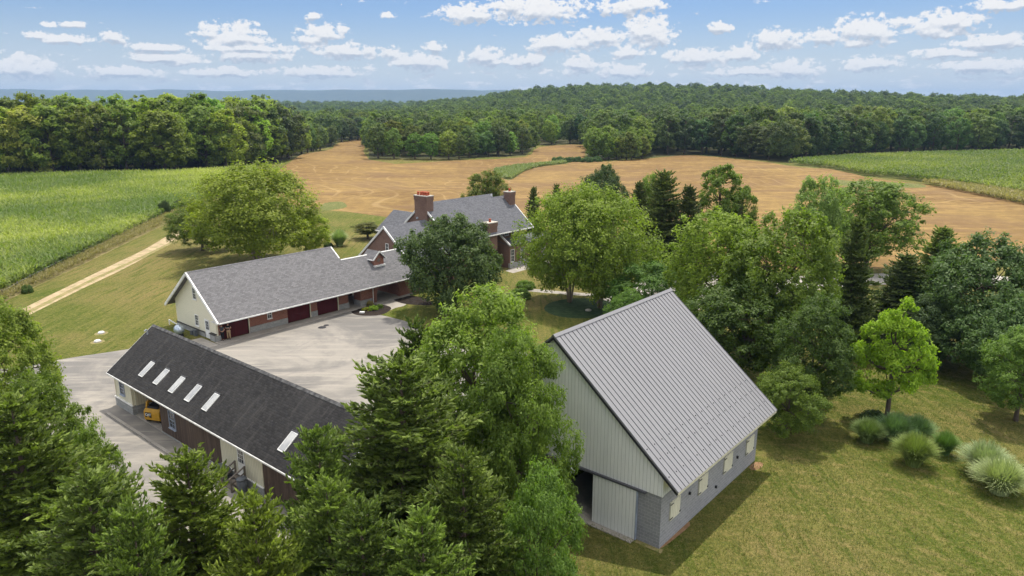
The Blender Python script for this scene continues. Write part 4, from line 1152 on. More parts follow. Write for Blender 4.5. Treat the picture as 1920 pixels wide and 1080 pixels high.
# wire fence along the weedy verge
def fence():
    pts = [(8, 560), (36, 544), (60, 530), (84, 518), (106, 506), (128, 495), (150, 484), (172, 473), (192, 462), (212, 452), (234, 442), (252, 432), (268, 424), (285, 416), (300, 408), (314, 402), (330, 396)]
    g = [at(*p) for p in pts]; x0, y0 = g[8]
    r = empty('wire_fence', (x0, y0, 0), 0, 'old wire fence on weathered wooden posts between the cornfield and the grass verge', 'fence')
    rr = random.Random(4)
    for (x, y) in g:
        dx, dy = x - x0, y - y0; lx, ly = rr.uniform(-.12, .12), rr.uniform(-.12, .12)
        b = MB(); b.tube([(dx, dy, -.2), (dx + lx, dy + ly, 1.25)], [.075, .06], 8); b.build('post', M['wood_grey'], r)
    w = MB()
    for z in (.35, .7, 1.05):
        w.tube([(x - x0, y - y0, z) for x, y in g], .008, 4)
    w.build('wire', M['galv'], r)
    b = MB(); x, y = g[11]; b.bar((x - x0, y - y0, 1.1), (x - x0 - 2.2, y - y0 - 1.9, .05), .08, .08); b.build('brace', M['wood_grey'], r)
fence()
# ------------------------------------------------------------------ near and middle trees
PR = {}
def proto(key, fn, Ht, Rr, *a, **k):
    PR[key] = (fn(key, k.pop('seed'), Ht, Rr, *a, **k), Ht, Rr)
GD, GS = gen_deciduous, gen_spruce
proto('maple', GD, 13, 5.2, 1.8, 'leaf_mid', seed=11, nl=15, nc=620, nleaf=75, ls=.13, clr=.115)
proto('oak', GD, 14, 5.5, 2.2, 'leaf_mid', seed=12, nl=17, nc=700, nleaf=75, ls=.14, clr=.11, flat=.15)
proto('dark_round', GD, 11, 6.2, 1.2, 'leaf_dark', seed=13, nl=18, nc=640, nleaf=60, ls=.17, clr=.11, flat=.1)
proto('birch', GD, 13, 7, 2.0, 'leaf_light', seed=14, nl=18, nc=620, nleaf=60, ls=.16, clr=.12, stems=4, bark='bark_light', squash=.9, tr=.018)
proto('ash', GD, 15, 6, 2.2, 'leaf_mid', seed=15, nl=19, nc=560, nleaf=62, ls=.17, clr=.105, shape='x', squash=.9)
proto('lime', GD, 9.5, 3.6, 1.1, 'leaf_lime', seed=19, nl=34, nc=440, nleaf=46, ls=.13, clr=.11, lobr=.22, shape='cone', flat=.6, fr=(.45, .80))
proto('fine', GD, 9, 4.2, .8, 'leaf_mid', seed=17, nl=14, nc=560, nleaf=75, ls=.10, clr=.12)
proto('airy', GD, 16, 4.2, 2.5, 'leaf_mid', seed=18, nl=16, nc=300, nleaf=60, ls=.17, clr=.15, lobr=.34, shape='x')
proto('spruce_a', GS, 13, 4.2, .4, 'needle', seed=21, nwh=27, nbr=9, step=.26, card=.135, dens=3, pitch=.12)
proto('spruce_b', GS, 13, 4.0, .4, 'needle', seed=22, nwh=25, nbr=9, step=.27, card=.135, dens=3, pitch=.12)
proto('spruce_dark', GS, 13, 3.4, .6, 'needle_dark', seed=23, nwh=34, nbr=10, step=.34, card=.19, dens=2, pitch=.14, droop=.35)
proto('spruce_dark2', GS, 13, 3.6, .6, 'needle_dark', seed=24, nwh=32, nbr=10, step=.34, card=.19, dens=2, pitch=.14, droop=.4)

def place(name, key, base, top, wpx, color, label, rz=0., group=None, cname='crown', Y=None, cat='tree'):
    """base: photograph pixel of the foot, or (px, distance) with Y=True; top: pixel row of the tip; wpx: crown width in pixels"""
    pr_, h0, r0 = PR[key]
    if Y is None: x, y = at(*base)
    else: y = Y; x = (base[0] - 960)/F*(y*math.cos(P) + (H - 5)*math.sin(P))
    z0 = float(hgt(x, y))
    v = (540 - top)/F; d = (math.cos(P) + v*math.sin(P), -math.sin(P) + v*math.cos(P))
    ht = H + d[1]*y/d[0] - z0
    depth = y*math.cos(P) + (H - ht*.55)*math.sin(P)
    rad = wpx/2*depth/F
    e = empty(name, (x, y, z0), rz, label, cat, group)
    e.scale = (rad/r0, rad/r0, ht/h0)
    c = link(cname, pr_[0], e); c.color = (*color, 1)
    link('trunk', pr_[1], e)
    return e
W1 = (1, 1, 1)
near = [
 # name, proto, base px, top row, width, colour, label, rz, Y
 ('maple_tree', 'maple', (2, 0), 560, 200, (1.25, 1.15, .8), 'bright leafy maple at the left picture edge beside the dirt track', .3, 44),
 ('maple_tree', 'maple', (72, 0), 714, 180, (1.1, 1.12, .8), 'fresh green leafy tree between the edge maple and the big left spruce', 2.1, 36),
 ('maple_tree', 'fine', (170, 0), 805, 110, (1.1, 1.15, .8), 'light green leafy crown rising just right of the big left spruce', 1.1, 34),
 ('spruce_tree', 'spruce_a', (72, 0), 750, 480, (1.1, 1.1, .85), 'large full spruce in the lower left corner with cones near its tip', .4, 27.5),
 ('spruce_tree', 'spruce_b', (205, 0), 885, 430, (1, 1, 1), 'spruce at the bottom edge between the corner spruce and the yellow tipped one', 2.4, 23),
 ('spruce_tree', 'spruce_b', (378, 0), 846, 350, (1.15, 1.12, .8), 'spruce with yellowish tip in front of the wooden shed steps', 1.4, 25.5),
 ('spruce_tree', 'spruce_a', (500, 0), 935, 300, (1.12, 1.05, .75), 'low spruce with a yellowed patch at the bottom edge', 3.3, 22),
 ('spruce_tree', 'spruce_a', (612, 0), 806, 270, (.95, 1, .95), 'spruce whose tip covers the right end of the black shed roof', 5.0, 27.5),
 ('spruce_tree', 'spruce_b', (762, 0), 668, 490, (1, 1, .9), 'tallest foreground spruce, left of the big leafy tree by the barn', .9, 30.5),
 ('spruce_tree', 'spruce_a', (872, 0), 850, 330, (1, 1.02, .9), 'spruce low in front of the big leafy tree, left of the feathery green tree', 4.1, 25.5),
 ('spruce_tree', 'spruce_b', (690, 0), 940, 330, (.9, .95, .9), 'dark spruce at the bottom edge under the tallest spruce', 2.9, 22),
 ('spruce_tree', 'spruce_b', (292, 0), 945, 300, (.95, 1, .9), 'dark spruce at the bottom edge left below the yellow tipped spruce', 5.2, 20.5),
 ('spruce_tree', 'spruce_a', (628, 0), 905, 330, (1, 1.02, .9), 'spruce at the bottom edge between the shed end spruce and the tallest one', 3.6, 23.8),
 ('spruce_tree', 'spruce_a', (800, 0), 965, 330, (.95, 1, .9), 'spruce at the bottom edge in front of the tallest spruce', .6, 21.5),
 ('spruce_tree', 'spruce_a', (786, 0), 605, 200, (.75, .8, .8), 'slim dark spruce poking up at the near edge of the paved yard', 1.9, 40),
 ('oak_tree', 'oak', (893, 0), 548, 285, (1.12, 1.12, .9), 'big rounded leafy tree in the middle between yard and barn gable', .8, 38),
 ('oak_tree', 'maple', (975, 0), 632, 200, (1.05, 1.1, .9), 'leafy tree overlapping the pale board gable of the barn', 3.9, 34.),
 ('ash_tree', 'fine', (1008, 0), 893, 185, (.95, 1.1, .95), 'feathery green tree at the bottom edge left of the barn door', 2.2, 26.5),
 ('maple_tree', 'birch', (482, 494), 318, 250, (1.3, 1.2, .8), 'wide light green tree behind the long grey garage roof', .5, None),
 ('maple_tree', 'fine', (575, 478), 395, 85, (1.75, 1.55, .5), 'yellow green tree at the right side of the wide tree behind the garage', .9, None),
 ('maple_tree', 'fine', (380, 470), 378, 110, (1.15, 1.1, .85), 'smaller tree at the left side of the wide tree behind the garage', 3.9, None),
 ('maple_tree', 'dark_round', (457, 425), 334, 48, (.9, .95, .9), 'small dark tree peeking over the wide tree behind the garage', 3.0, None),
 ('oak_tree', 'dark_round', (849, 584), 406, 176, (.95, 1., .95), 'dense dark round tree in front of the brick house', .2, None),
 ('birch_tree', 'birch', (1068, 566), 362, 190, (1.2, 1.22, .9), 'many stemmed light green birch on the round bed, the left of the two', .9, None),
 ('birch_tree', 'birch', (1124, 577), 368, 210, (1.25, 1.28, .9), 'many stemmed light green birch on the round bed, the right of the two', 3.6, None),
 ('maple_tree', 'maple', (912, 0), 322, 86, (1.05, .95, .7), 'small round tree standing behind the house roof near its end chimney', .7, 140),
 ('spruce_tree', 'spruce_dark', (1000, 0), 352, 52, (1, 1, 1), 'dark evergreen behind the right end chimney of the house', .7, 122),
 ('spruce_tree', 'spruce_dark2', (1043, 0), 346, 44, (1, 1, 1), 'dark evergreen tip over the left birch', 1.7, 124),
 ('oak_tree', 'dark_round', (1128, 0), 313, 92, (.8, .85, .95), 'dark blue green round tree against the stubble field', 1.2, 128),
 ('spruce_tree', 'spruce_dark', (1196, 0), 342, 80, (1, 1, 1), 'narrow dark spruce right of the dark round field tree', 1.2, 112),
 ('maple_tree', 'fine', (1215, 0), 330, 62, (1., 1.1, .8), 'bright green crown behind the dark spruces', 1.2, 118),
 ('spruce_tree', 'spruce_dark2', (1240, 0), 322, 125, (1.1, 1.1, 1), 'broad dark spruce left of the tall airy tree', 2.2, 104),
 ('spruce_tree', 'spruce_dark', (1288, 0), 350, 100, (1, 1, 1), 'dark spruce directly left of the foot of the tall airy tree', 3.2, 101),
 ('airy_tree', 'airy', (1348, 0), 291, 96, (1, 1.05, .8), 'tall narrow airy tree topping the middle group of trees', .2, 108),
 ('airy_tree', 'airy', (1388, 0), 336, 60, (1.05, 1.1, .8), 'narrow airy tree at the right side of the tallest middle tree', 2.2, 106),
 ('oak_tree', 'ash', (1528, 0), 331, 108, (1.5, 1.5, 2.1), 'silvery green round tree in front of the stubble field', .2, 92),
 ('ash_tree', 'ash', (1622, 510), 338, 180, (.98, 1.05, .85), 'broad green tree with a bare dark stem on the right driveway', 2.6, None),
 ('ash_tree', 'ash', (1345, 0), 396, 190, (1.35, 1.3, .8), 'large yellow tipped tree behind the barn ridge, the left of three', 2.6, 70),
 ('ash_tree', 'ash', (1460, 0), 393, 215, (1.3, 1.3, .85), 'largest yellow tipped tree right behind the barn roof', 4.6, 62),
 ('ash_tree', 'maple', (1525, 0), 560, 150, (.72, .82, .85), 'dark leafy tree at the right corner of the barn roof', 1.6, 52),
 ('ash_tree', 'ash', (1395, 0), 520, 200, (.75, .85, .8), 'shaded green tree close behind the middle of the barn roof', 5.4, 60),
 ('shrub_tree', 'fine', (1225, 0), 492, 150, (.85, 1.1, .95), 'low pale green tree left of the barn ridge top', .4, 78),
 ('shrub_tree', 'fine', (1180, 0), 545, 80, (.85, 1.05, .9), 'bushy green sapling touching the barn ridge', 2.4, 74),
 ('maple_tree', 'fine', (1485, 0), 690, 130, (1.0, 1.02, .72), 'young green tree low beside the far barn corner', 2.4, 49),
 ('spruce_tree', 'spruce_dark', (1592, 0), 410, 130, (1., 1.05, 1.), 'tall dark spruce between the yellow tipped trees and the broad green one', 1.2, 68),
 ('spruce_tree', 'spruce_dark2', (1690, 0), 478, 150, (.95, 1, 1), 'wide dark spruce behind the lime green tree', 2.2, 70),
 ('spruce_tree', 'spruce_dark', (1757, 0), 428, 150, (1.4, 1.45, 1.1), 'pointed spruce above the dark maple on the right', 3.3, 78),
 ('oak_tree', 'dark_round', (1838, 0), 449, 225, (.95, 1.1, 1.), 'large dark maple on the right behind the lawn', 2.5, 66),
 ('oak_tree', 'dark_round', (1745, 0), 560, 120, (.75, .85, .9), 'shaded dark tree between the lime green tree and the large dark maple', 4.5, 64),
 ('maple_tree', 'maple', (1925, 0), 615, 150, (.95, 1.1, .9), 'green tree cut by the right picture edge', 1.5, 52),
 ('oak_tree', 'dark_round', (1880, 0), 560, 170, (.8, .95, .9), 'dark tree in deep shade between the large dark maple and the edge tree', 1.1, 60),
 ('lime_tree', 'lime', (1663, 784), 556, 160, (1, 1, 1), 'lime green young tree with a dark stem above the grass clumps', .6, None),
 ('field_sapling', 'dark_round', (311, 404), 376, 20, (.9, .95, .9), 'small dark sapling on the fence line beside the cornfield', .6, None),
 ('field_sapling', 'dark_round', (338, 394), 374, 24, (1., 1., .9), 'low bushy sapling behind the fence line sapling', 1.6, None),
 ('garden_tree', 'airy', (690, 448), 414, 62, (1.0, .75, .7), 'thin brownish small tree beside the left end of the brick house', 1.6, None),
]
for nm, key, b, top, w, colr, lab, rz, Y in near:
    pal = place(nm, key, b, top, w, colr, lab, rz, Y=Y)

# ------------------------------------------------------------------ shrubs, grasses, hedges
TU = {k: gen_tuft('tuft_' + k, s, n, 1.25, .92, m, w, ar) for k, s, n, m, w, ar in
      (('green', 31, 2400, 'grass_blade', .022, 1.1), ('pale', 32, 2600, 'grass_pale', .022, 1.15), ('dark', 33, 2400, 'grass_blade', .022, 1.15))}
BU = [gen_bush('bush_%d' % i, 41 + i, 1., .8, m, 2800, .075) for i, m in enumerate(('leaf_mid', 'leaf_dark'))]
def clump(name, me, px, py, wpx, hm, color, label, cat, group=None, zs=None):
    x, y = at(px, py); depth = y*math.cos(P) + H*math.sin(P)
    o = link(name, me); o.location = (x, y, float(hgt(x, y))); rad = wpx/2*depth/F*.92
    o.scale = (rad, rad, hm); o.color = (*color, 1); o.rotation_euler = (0, 0, px*.7)
    tag(o, label, cat, group)
G = 'ornamental grass clumps on the right lawn'
clump('ornamental_grass', TU['green'], 1625, 828, 66, 1.25, (.75, .9, .7), 'small dull green grass clump, the leftmost on the right lawn', 'grass clump', G)
clump('ornamental_grass', TU['dark'], 1675, 826, 74, 1.5, (.55, .78, .75), 'blue green grass clump under the lime green tree', 'grass clump', G)
clump('ornamental_grass', TU['dark'], 1718, 824, 66, 1.3, (.6, .85, .8), 'blue green grass clump right of the one under the lime green tree', 'grass clump', G)
clump('ornamental_grass', TU['green'], 1712, 872, 84, 1.6, (.9, 1., .6), 'rounded olive green grass clump in the middle of the right lawn', 'grass clump', G)
clump('ornamental_grass', TU['green'], 1770, 852, 52, 1.2, (.6, .9, .5), 'small deep green clump right of the rounded olive one', 'grass clump', G)
clump('ornamental_grass', TU['pale'], 1843, 890, 90, 1.6, (.8, .88, .8), 'pale striped grass clump, the farther of the two pale ones', 'grass clump', G)
clump('ornamental_grass', TU['pale'], 1873, 924, 100, 1.6, (1., 1.05, .85), 'pale striped grass clump, the nearer of the two pale ones', 'grass clump', G)
clump('dark_shrub', BU[1], 1638, 790, 55, 1.1, (.7, .8, .8), 'low dark shrub at the foot of the lime green tree', 'shrub')
clump('ornamental_grass', TU['pale'], 637, 461, 38, 2.0, (.8, .95, .7), 'round pale green grass mound on the lawn left of the house', 'grass clump')
clump('dark_shrub', BU[1], 616, 463, 20, 1.1, (.6, .7, .6), 'dark low shrub beside the pale grass mound left of the house', 'shrub')
for i, (px, py, w, h, lab) in enumerate(((975, 558, 52, 1.5, 'trimmed green hedge clump in front of the dark round tree'), (950, 566, 46, 1.3, 'low green hedge clump half under the dark round tree'), (985, 540, 44, 1.3, 'green shrub behind the trimmed hedge clump'),
        (1015, 505, 40, 1.8, 'dark shrub by the walk at the corner of the house'), (1040, 512, 44, 2.0, 'dark shrub under the left birch near the house wall'))):
    clump('hedge_shrub', BU[i % 2], px, py, w, h, (.9, 1, .9), lab, 'shrub', 'shrubs around the house')
for i, (px, py, w, h, lab) in enumerate(((700, 581, 22, .7, 'flowering plant in the middle of the arch bed'), (712, 577, 16, .6, 'green plant at the right end of the arch bed'), (686, 582, 18, .5, 'yellow green plant at the left end of the arch bed'), (694, 574, 16, .9, 'pinkish plant at the foot of the downspout'))):
    clump('bed_plant', BU[0], px, py, w, h, [(1.2, 1.3, .6), (1, 1.1, .8), (1.8, 1.4, .7), (2.6, 1.5, 2.6)][i], lab, 'plant', 'plants in the arch bed')
clump('fence_bush', BU[1], 52, 549, 22, 1.5, (.9, 1, .8), 'dark green bush on the fence line at the left', 'shrub')
for i, px in enumerate((1045, 1062, 1080, 1100, 1118)):
    clump('field_bush', BU[1], px, 303 + (i % 2), 26, 3.2, (.8, 1.05, .9), 'dark bushes in a low row across the stubble field', 'shrub', 'low bushes across the field')

rng0 = np.random.default_rng(99)
def inside(poly, x, y):
    c = np.zeros(len(x), bool); n = len(poly)
    for i in range(n):
        x1, y1 = poly[i]; x2, y2 = poly[i-1]
        if y1 == y2: continue
        m = ((y1 > y) != (y2 > y)) & (x < (x2 - x1)*(y - y1)/(y2 - y1) + x1)
        c ^= m
    return c
def scatter(poly, n, near_bias=0., ylim=(0, 1e9)):
    """random points inside poly; near_bias > 0 thins them with distance"""
    p = np.array(poly); lo = p.min(0); hi = p.max(0)
    lo[1] = max(lo[1], ylim[0]); hi[1] = min(hi[1], ylim[1])
    X = []; Yy = []; tot = 0
    while tot < n:
        x = rng0.uniform(lo[0], hi[0], 60000); y = rng0.uniform(lo[1], hi[1], 60000)
        m = inside(poly, x, y) & (np.abs(x/np.maximum(y, 1)) < .86)
        if near_bias: m &= rng0.random(len(x)) < (50/np.maximum(50, np.hypot(x, y)))**near_bias
        X.append(x[m]); Yy.append(y[m]); tot += m.sum()
    return np.concatenate(X)[:n], np.concatenate(Yy)[:n]
def blades(name, poly, n, h, L, W, mat, per=3, bias=1., label='', cat='', tfun=None, elev=.55, ylim=(0, 1e9), sizefar=.0):
    x, y = scatter(poly, n, bias, ylim)
    r = np.hypot(x, y); k = 1 + sizefar*np.clip((r - 80)/150, 0, 2)
    x = np.repeat(x, per); y = np.repeat(y, per); k = np.repeat(k, per); N = len(x)
    z = hgt(x, y) + h*rng0.uniform(.35, 1., N)
    a = rng0.uniform(0, 6.283, N); el = rng0.uniform(elev - .5, elev + .5, N)
    t = np.column_stack([np.cos(a)*np.cos(el), np.sin(a)*np.cos(el), np.sin(el)])
    nr = unit(np.column_stack([-np.cos(a)*np.sin(el), -np.sin(a)*np.sin(el), np.cos(el)]) + rng0.normal(size=(N, 3))*.25)
    nr = unit(nr - t*(nr*t).sum(1, keepdims=True))
    p = np.column_stack([x, y, z]) + t*L*.3
    s = L*k*rng0.uniform(.6, 1.2, N)
    V, Fq = cards(p, t, nr, s*.5, W*k*.5)
    tint = rng0.random(N)*.6
    if tfun is not None: tint = np.clip(tint + tfun(x, y), 0, 1)
    me = np_mesh(name, V, Fq, M[mat], tint)
    tag(link(name, me), label, cat, kind='stuff')
def cfield(x, y): return .22*np.clip((150 - y)/60, 0, 1) + .55*np.sin(x*.045 + 1.7*np.sin(y*.031 + x*.013))*np.sin(y*.052 - x*.02 + .5) + .22*np.sin(x*.23 + 1.5*np.sin(y*.13))*np.sin(y*.19) + .12
blades('corn', corn_left_poly, 70000, 1.7, 1.0, .16, 'corn_leaf', 3, 1.2, 'green corn filling the big left field', 'corn', cfield, .5, sizefar=.5)
blades('maize', corn_right_poly, 42000, 2.1, 1.5, .34, 'corn_leaf', 3, .6, 'green corn filling the field at the right edge', 'corn', lambda x, y: cfield(x, y)*.5 - .15, .5)
blades('weeds', weed_strip, 5200, .8, .55, .09, 'weed_leaf', 4, 1., 'dry weeds along the wire fence', 'weeds', None, .9)
blades('meadow_weeds', waterway, 2600, .8, 1.2, .3, 'grass_blade', 3, 0, 'green grass in the strip through the stubble field', 'grass', None, .8)
blades('margin_weeds', PX((1725,344),(1780,345),(1850,356),(1925,368),(1990,384),(1990,400),(1900,380),(1820,364)), 2600, 1.3, 1.1, .3, 'weed_leaf', 3, 0, 'dull weeds along the edge of the right cornfield', 'weeds', None, .8)
lawn_near = [uvp(*q)[:2] for q in ((14, 16.2), (14, 0), (40, -25), (75, -30), (75, 16), (46, 16.2), (32, 16.2), (31.6, 24), (24, 24))]
blades('lawn_tufts', lawn_near, 60000, .05, .13, .026, 'lawn_blade', 2, 1.6, 'short grass of the lawn around the barn', 'grass', lambda x, y: cfield(x*1.5, y*1.5)*.8, .9)

# ------------------------------------------------------------------ woods: individual trees copied from a few kinds, the rest one mass
FK = []
for i, (m, Ht, Rr, sh) in enumerate((('leaf_mid', 22, 7.2, 'round'), ('leaf_mid', 21, 6.4, 'x'), ('leaf_dark', 23, 7.4, 'round'), ('leaf_dark', 20, 6.2, 'x'), ('leaf_light', 19, 6.4, 'round'), ('leaf_mid', 17, 5.6, 'cone'))):
    FK.append((gen_deciduous('wood%d' % i, 60 + i, Ht, Rr, .3, m, nl=19, nc=260, nleaf=34, ls=.36, clr=.14, shape=sh, lobr=.40, flat=.1), Ht, Rr))
rw = random.Random(17)
crowns_for_mass = []
placed = []
def wood_tree(px, Y, ht, kind, color, label, group, name='forest_tree'):
    depth = Y; x = (px - 960)/F*(Y*math.cos(P) + 15*math.sin(P))
    pr_, h0, r0 = FK[kind]
    z = float(hgt(x, Y))
    s = ht/h0; w = s*rw.uniform(.85, 1.2)
    e = empty(name, (x, Y, z), rw.uniform(0, 6.28), label, 'tree', group); e.scale = (w, w, s)
    c = link('crown', pr_[0], e); c.color = (*color, 1)
    link('trunk', pr_[1], e)
    placed.append((x, Y)); return c
def tone(k=0.):
    b = rw.uniform(.70, 1.5)
    return (b*rw.uniform(.88, 1.2) + k*.28, b*rw.uniform(.93, 1.1) + k*.2, b*rw.uniform(.7, 1.05))
def row(pts, n, dY0, hts, kinds, label, group, spread=6., k=0.):
    """n trees along the outline pts (pixels), pushed dY0 metres back"""
    seg = [at(*p) for p in pts]
    ln = [math.hypot(seg[i+1][0] - seg[i][0], seg[i+1][1] - seg[i][1]) for i in range(len(seg) - 1)]
    tot = sum(ln)
    for j in range(n):
        s = tot*(j + .5 + rw.uniform(-.3, .3))/n; i = 0
        while i < len(ln) - 1 and s > ln[i]: s -= ln[i]; i += 1
        f = s/ln[i]; x = seg[i][0]*(1 - f) + seg[i+1][0]*f; y = seg[i][1]*(1 - f) + seg[i+1][1]*f
        rr_ = math.hypot(x, y); b = dY0 + rw.uniform(-spread, spread)
        x += x/rr_*b; y += y/rr_*b
        px = 960 + F*x/(y*math.cos(P) + 15*math.sin(P))
        wood_tree(px, y, rw.uniform(*hts), rw.choice(kinds), tone(k), label, group)
LF = ((-60, 336), (80, 331), (200, 327), (330, 325), (430, 318), (520, 304), (575, 286), (618, 277))
row(LF[:6], 16, 6, (15, 25), (0, 4, 4, 5, 4), 'green tree on the front edge of the left wood beside the cornfield', 'front trees of the left wood', 3, .35)
row(LF[:6], 18, 22, (23, 29), (0, 1, 4, 2), 'tall green tree in the second row of the left wood', 'second row of the left wood', 6, .3)
row(LF[:6], 20, 42, (24, 30), (0, 1, 4, 4), 'tree crown well inside the left wood', 'inner trees of the left wood', 8, .6)
row(LF[:6], 18, 68, (22, 28), (0, 1, 4, 2), 'tree crown at the back of the left wood', 'back trees of the left wood', 10, .5)
row(((440, 318), (500, 307), (545, 299)), 5, 14, (24, 28), (2, 2, 3), 'tall dark tree at the right end of the left wood', 'dark trees ending the left wood', 4, -.4)
row(((520, 304), (575, 286), (625, 275)), 6, 8, (12, 17), (3, 2, 4), 'tree on the far right tail of the left wood beside the stubble', 'tail of the left wood', 4)
row(((560, 300), (600, 281), (632, 270)), 6, 30, (14, 18), (2, 3, 4), 'tree behind the tail of the left wood', 'second row at the tail of the left wood', 8)
CP = ((698, 297), (740, 299), (800, 300), (860, 299), (920, 294), (985, 290))
row(CP, 12, 4, (11, 17), (0, 2, 5, 3, 1), 'tree on the front edge of the copse in the stubble field', 'front trees of the field copse', 3, -.4)
row(CP, 11, 18, (15, 20), (2, 0, 1, 4), 'taller tree in the back of the copse in the stubble field', 'back trees of the field copse', 6)
row(((700, 292), (715, 288)), 3, 8, (16, 19), (2, 3), 'dark tree at the left end of the field copse', 'left end of the field copse', 3, -1.2)
CS = ((1108, 303), (1150, 301), (1190, 300), (1215, 299))
row(CS, 6, 3, (10, 15), (5, 0, 4), 'tree in the small copse on the right stubble field', 'front of the small copse', 3)
row(CS, 5, 14, (14, 18), (0, 1, 2), 'taller tree behind the small copse trees', 'back of the small copse', 4)
RFt = ((1225, 292), (1290, 289), (1350, 292), (1410, 298), (1480, 303), (1540, 299), (1610, 293), (1720, 289), (1830, 286), (1960, 283), (2060, 282))
row(RFt, 26, 5, (17, 22), (2, 3, 2, 0), 'dark tree on the front edge of the right wood', 'front trees of the right wood', 3, -.9)
row(RFt, 26, 20, (20, 25), (2, 3, 0, 1), 'tall dark tree in the second row of the right wood', 'second row of the right wood', 6, -.7)
row(RFt[2:], 22, 42, (21, 26), (2, 3, 0, 1), 'crown inside the right wood', 'inner trees of the right wood', 9, -.5)
RB = ((632, 268), (690, 262), (860, 264), (1000, 272), (1095, 271), (1225, 284))
row(RB, 26, 8, (16, 21), (2, 3, 0), 'dark tree at the foot of the wooded hill behind the stubble', 'front trees of the wooded hill', 5, -.8)
row(RB, 24, 34, (18, 23), (0, 1, 2), 'tree on the lower slope of the wooded hill', 'lower slope of the wooded hill', 10)

def far_mass():
    """everything beyond the rows above: one mass of crowns, instanced"""
    rng = np.random.default_rng(5)
    pts = []
    fields = [stubble_poly, corn_left_poly, corn_right_poly]
    n = 30000
    th = rng.uniform(-.80, .80, n); r = 300*np.exp(rng.uniform(0, math.log(2600/300), n))
    x = r*np.sin(th); y = r*np.cos(th)
    allow = inside(forest_left, x, y) | inside(forest_back, x, y) | (r > 620)
    for f in fields: allow &= ~inside(f, x, y)
    px = 960 + 1393*np.tan(th)
    # keep behind the woods' front rows
    key = {}
    pl = np.array(placed)
    keep = allow.copy()
    cell = {}
    for a, b in pl: cell.setdefault((int(a//10), int(b//10)), []).append((a, b))
    idx = np.where(keep)[0]; out = []
    for i in idx:
        a, b = x[i], y[i]; dmin = 6.5 + r[i]*.0045
        cx, cy = int(a//10), int(b//10); ok = True; kk = int(dmin//10) + 1
        for u in range(cx - kk, cx + kk + 1):
            for v in range(cy - kk, cy + kk + 1):
                for q in cell.get((u, v), ()):
                    if (q[0] - a)**2 + (q[1] - b)**2 < dmin*dmin: ok = False; break
                if not ok: break
            if not ok: break
        if ok: out.append(i); cell.setdefault((cx, cy), []).append((a, b))
    out = np.array(out)
    # front strip guard: too near the field edges
    X, Yv, Rv = x[out], y[out], r[out]
    def near_edge(X, Yv):
        m = np.zeros(len(X), bool)
        for k in (8, 14):
            f = 1 - k/np.hypot(X, Yv)
            for fl in fields: m |= inside(fl, X*f, Yv*f)
        return m
    ne = near_edge(X, Yv); X, Yv, Rv = X[~ne], Yv[~ne], Rv[~ne]
    Z = hgt(X, Yv)
    sc = rng.uniform(.72, 1.05, len(X))*(1 + np.clip(Rv - 700, 0, 2000)*.0004)
    print('far crowns', len(X))
    me = bpy.data.meshes.new('woodland'); me.vertices.add(len(X)); me.vertices.foreach_set('co', np.column_stack([X, Yv, Z]).astype(np.float32).ravel())
    for nm, val in (('scl', sc), ('rot', rng.uniform(0, 6.28, len(X)))):
        a = me.attributes.new(nm, 'FLOAT', 'POINT'); a.data.foreach_set('value', val.astype(np.float32))
    o = link('woodland', me); tag(o, 'far wooded hill and woods reaching to the horizon', 'woodland', kind='stuff')
    ng = bpy.data.node_groups.new('crowns', 'GeometryNodeTree')
    ng.interface.new_socket('Geometry', in_out='INPUT', socket_type='NodeSocketGeometry'); ng.interface.new_socket('Geometry', in_out='OUTPUT', socket_type='NodeSocketGeometry')
    N = ng.nodes.new; gi = N('NodeGroupInput'); go = N('NodeGroupOutput'); iop = N('GeometryNodeInstanceOnPoints')
    jn = N('GeometryNodeJoinGeometry')
    srcs = []
    for k in range(6):
        ob = next(q for q in col.objects if q.data is FK[k][0][0]); srcs.append(ob)
    for ob in srcs:
        oi = N('GeometryNodeObjectInfo'); oi.transform_space = 'ORIGINAL'; oi.inputs['Object'].default_value = ob; oi.inputs['As Instance'].default_value = True
        ng.links.new(oi.outputs['Geometry'], jn.inputs[0])
    at1 = N('GeometryNodeInputNamedAttribute'); at1.data_type = 'FLOAT'; at1.inputs['Name'].default_value = 'scl'
    at2 = N('GeometryNodeInputNamedAttribute'); at2.data_type = 'FLOAT'; at2.inputs['Name'].default_value = 'rot'
    cx = N('ShaderNodeCombineXYZ'); ng.links.new(at2.outputs['Attribute'], cx.inputs[2])
    rv = N('FunctionNodeRandomValue'); rv.data_type = 'INT'; rv.inputs[4].default_value = 0; rv.inputs[5].default_value = 5
    ng.links.new(gi.outputs[0], iop.inputs['Points']); ng.links.new(jn.outputs[0], iop.inputs['Instance'])
    iop.inputs['Pick Instance'].default_value = True
    ng.links.new(rv.outputs[2], iop.inputs['Instance Index'])
    ng.links.new(cx.outputs[0], iop.inputs['Rotation']); ng.links.new(at1.outputs['Attribute'], iop.inputs['Scale'])
    ng.links.new(iop.outputs[0], go.inputs[0])
    md = o.modifiers.new('crowns', 'NODES'); md.node_group = ng
far_mass()

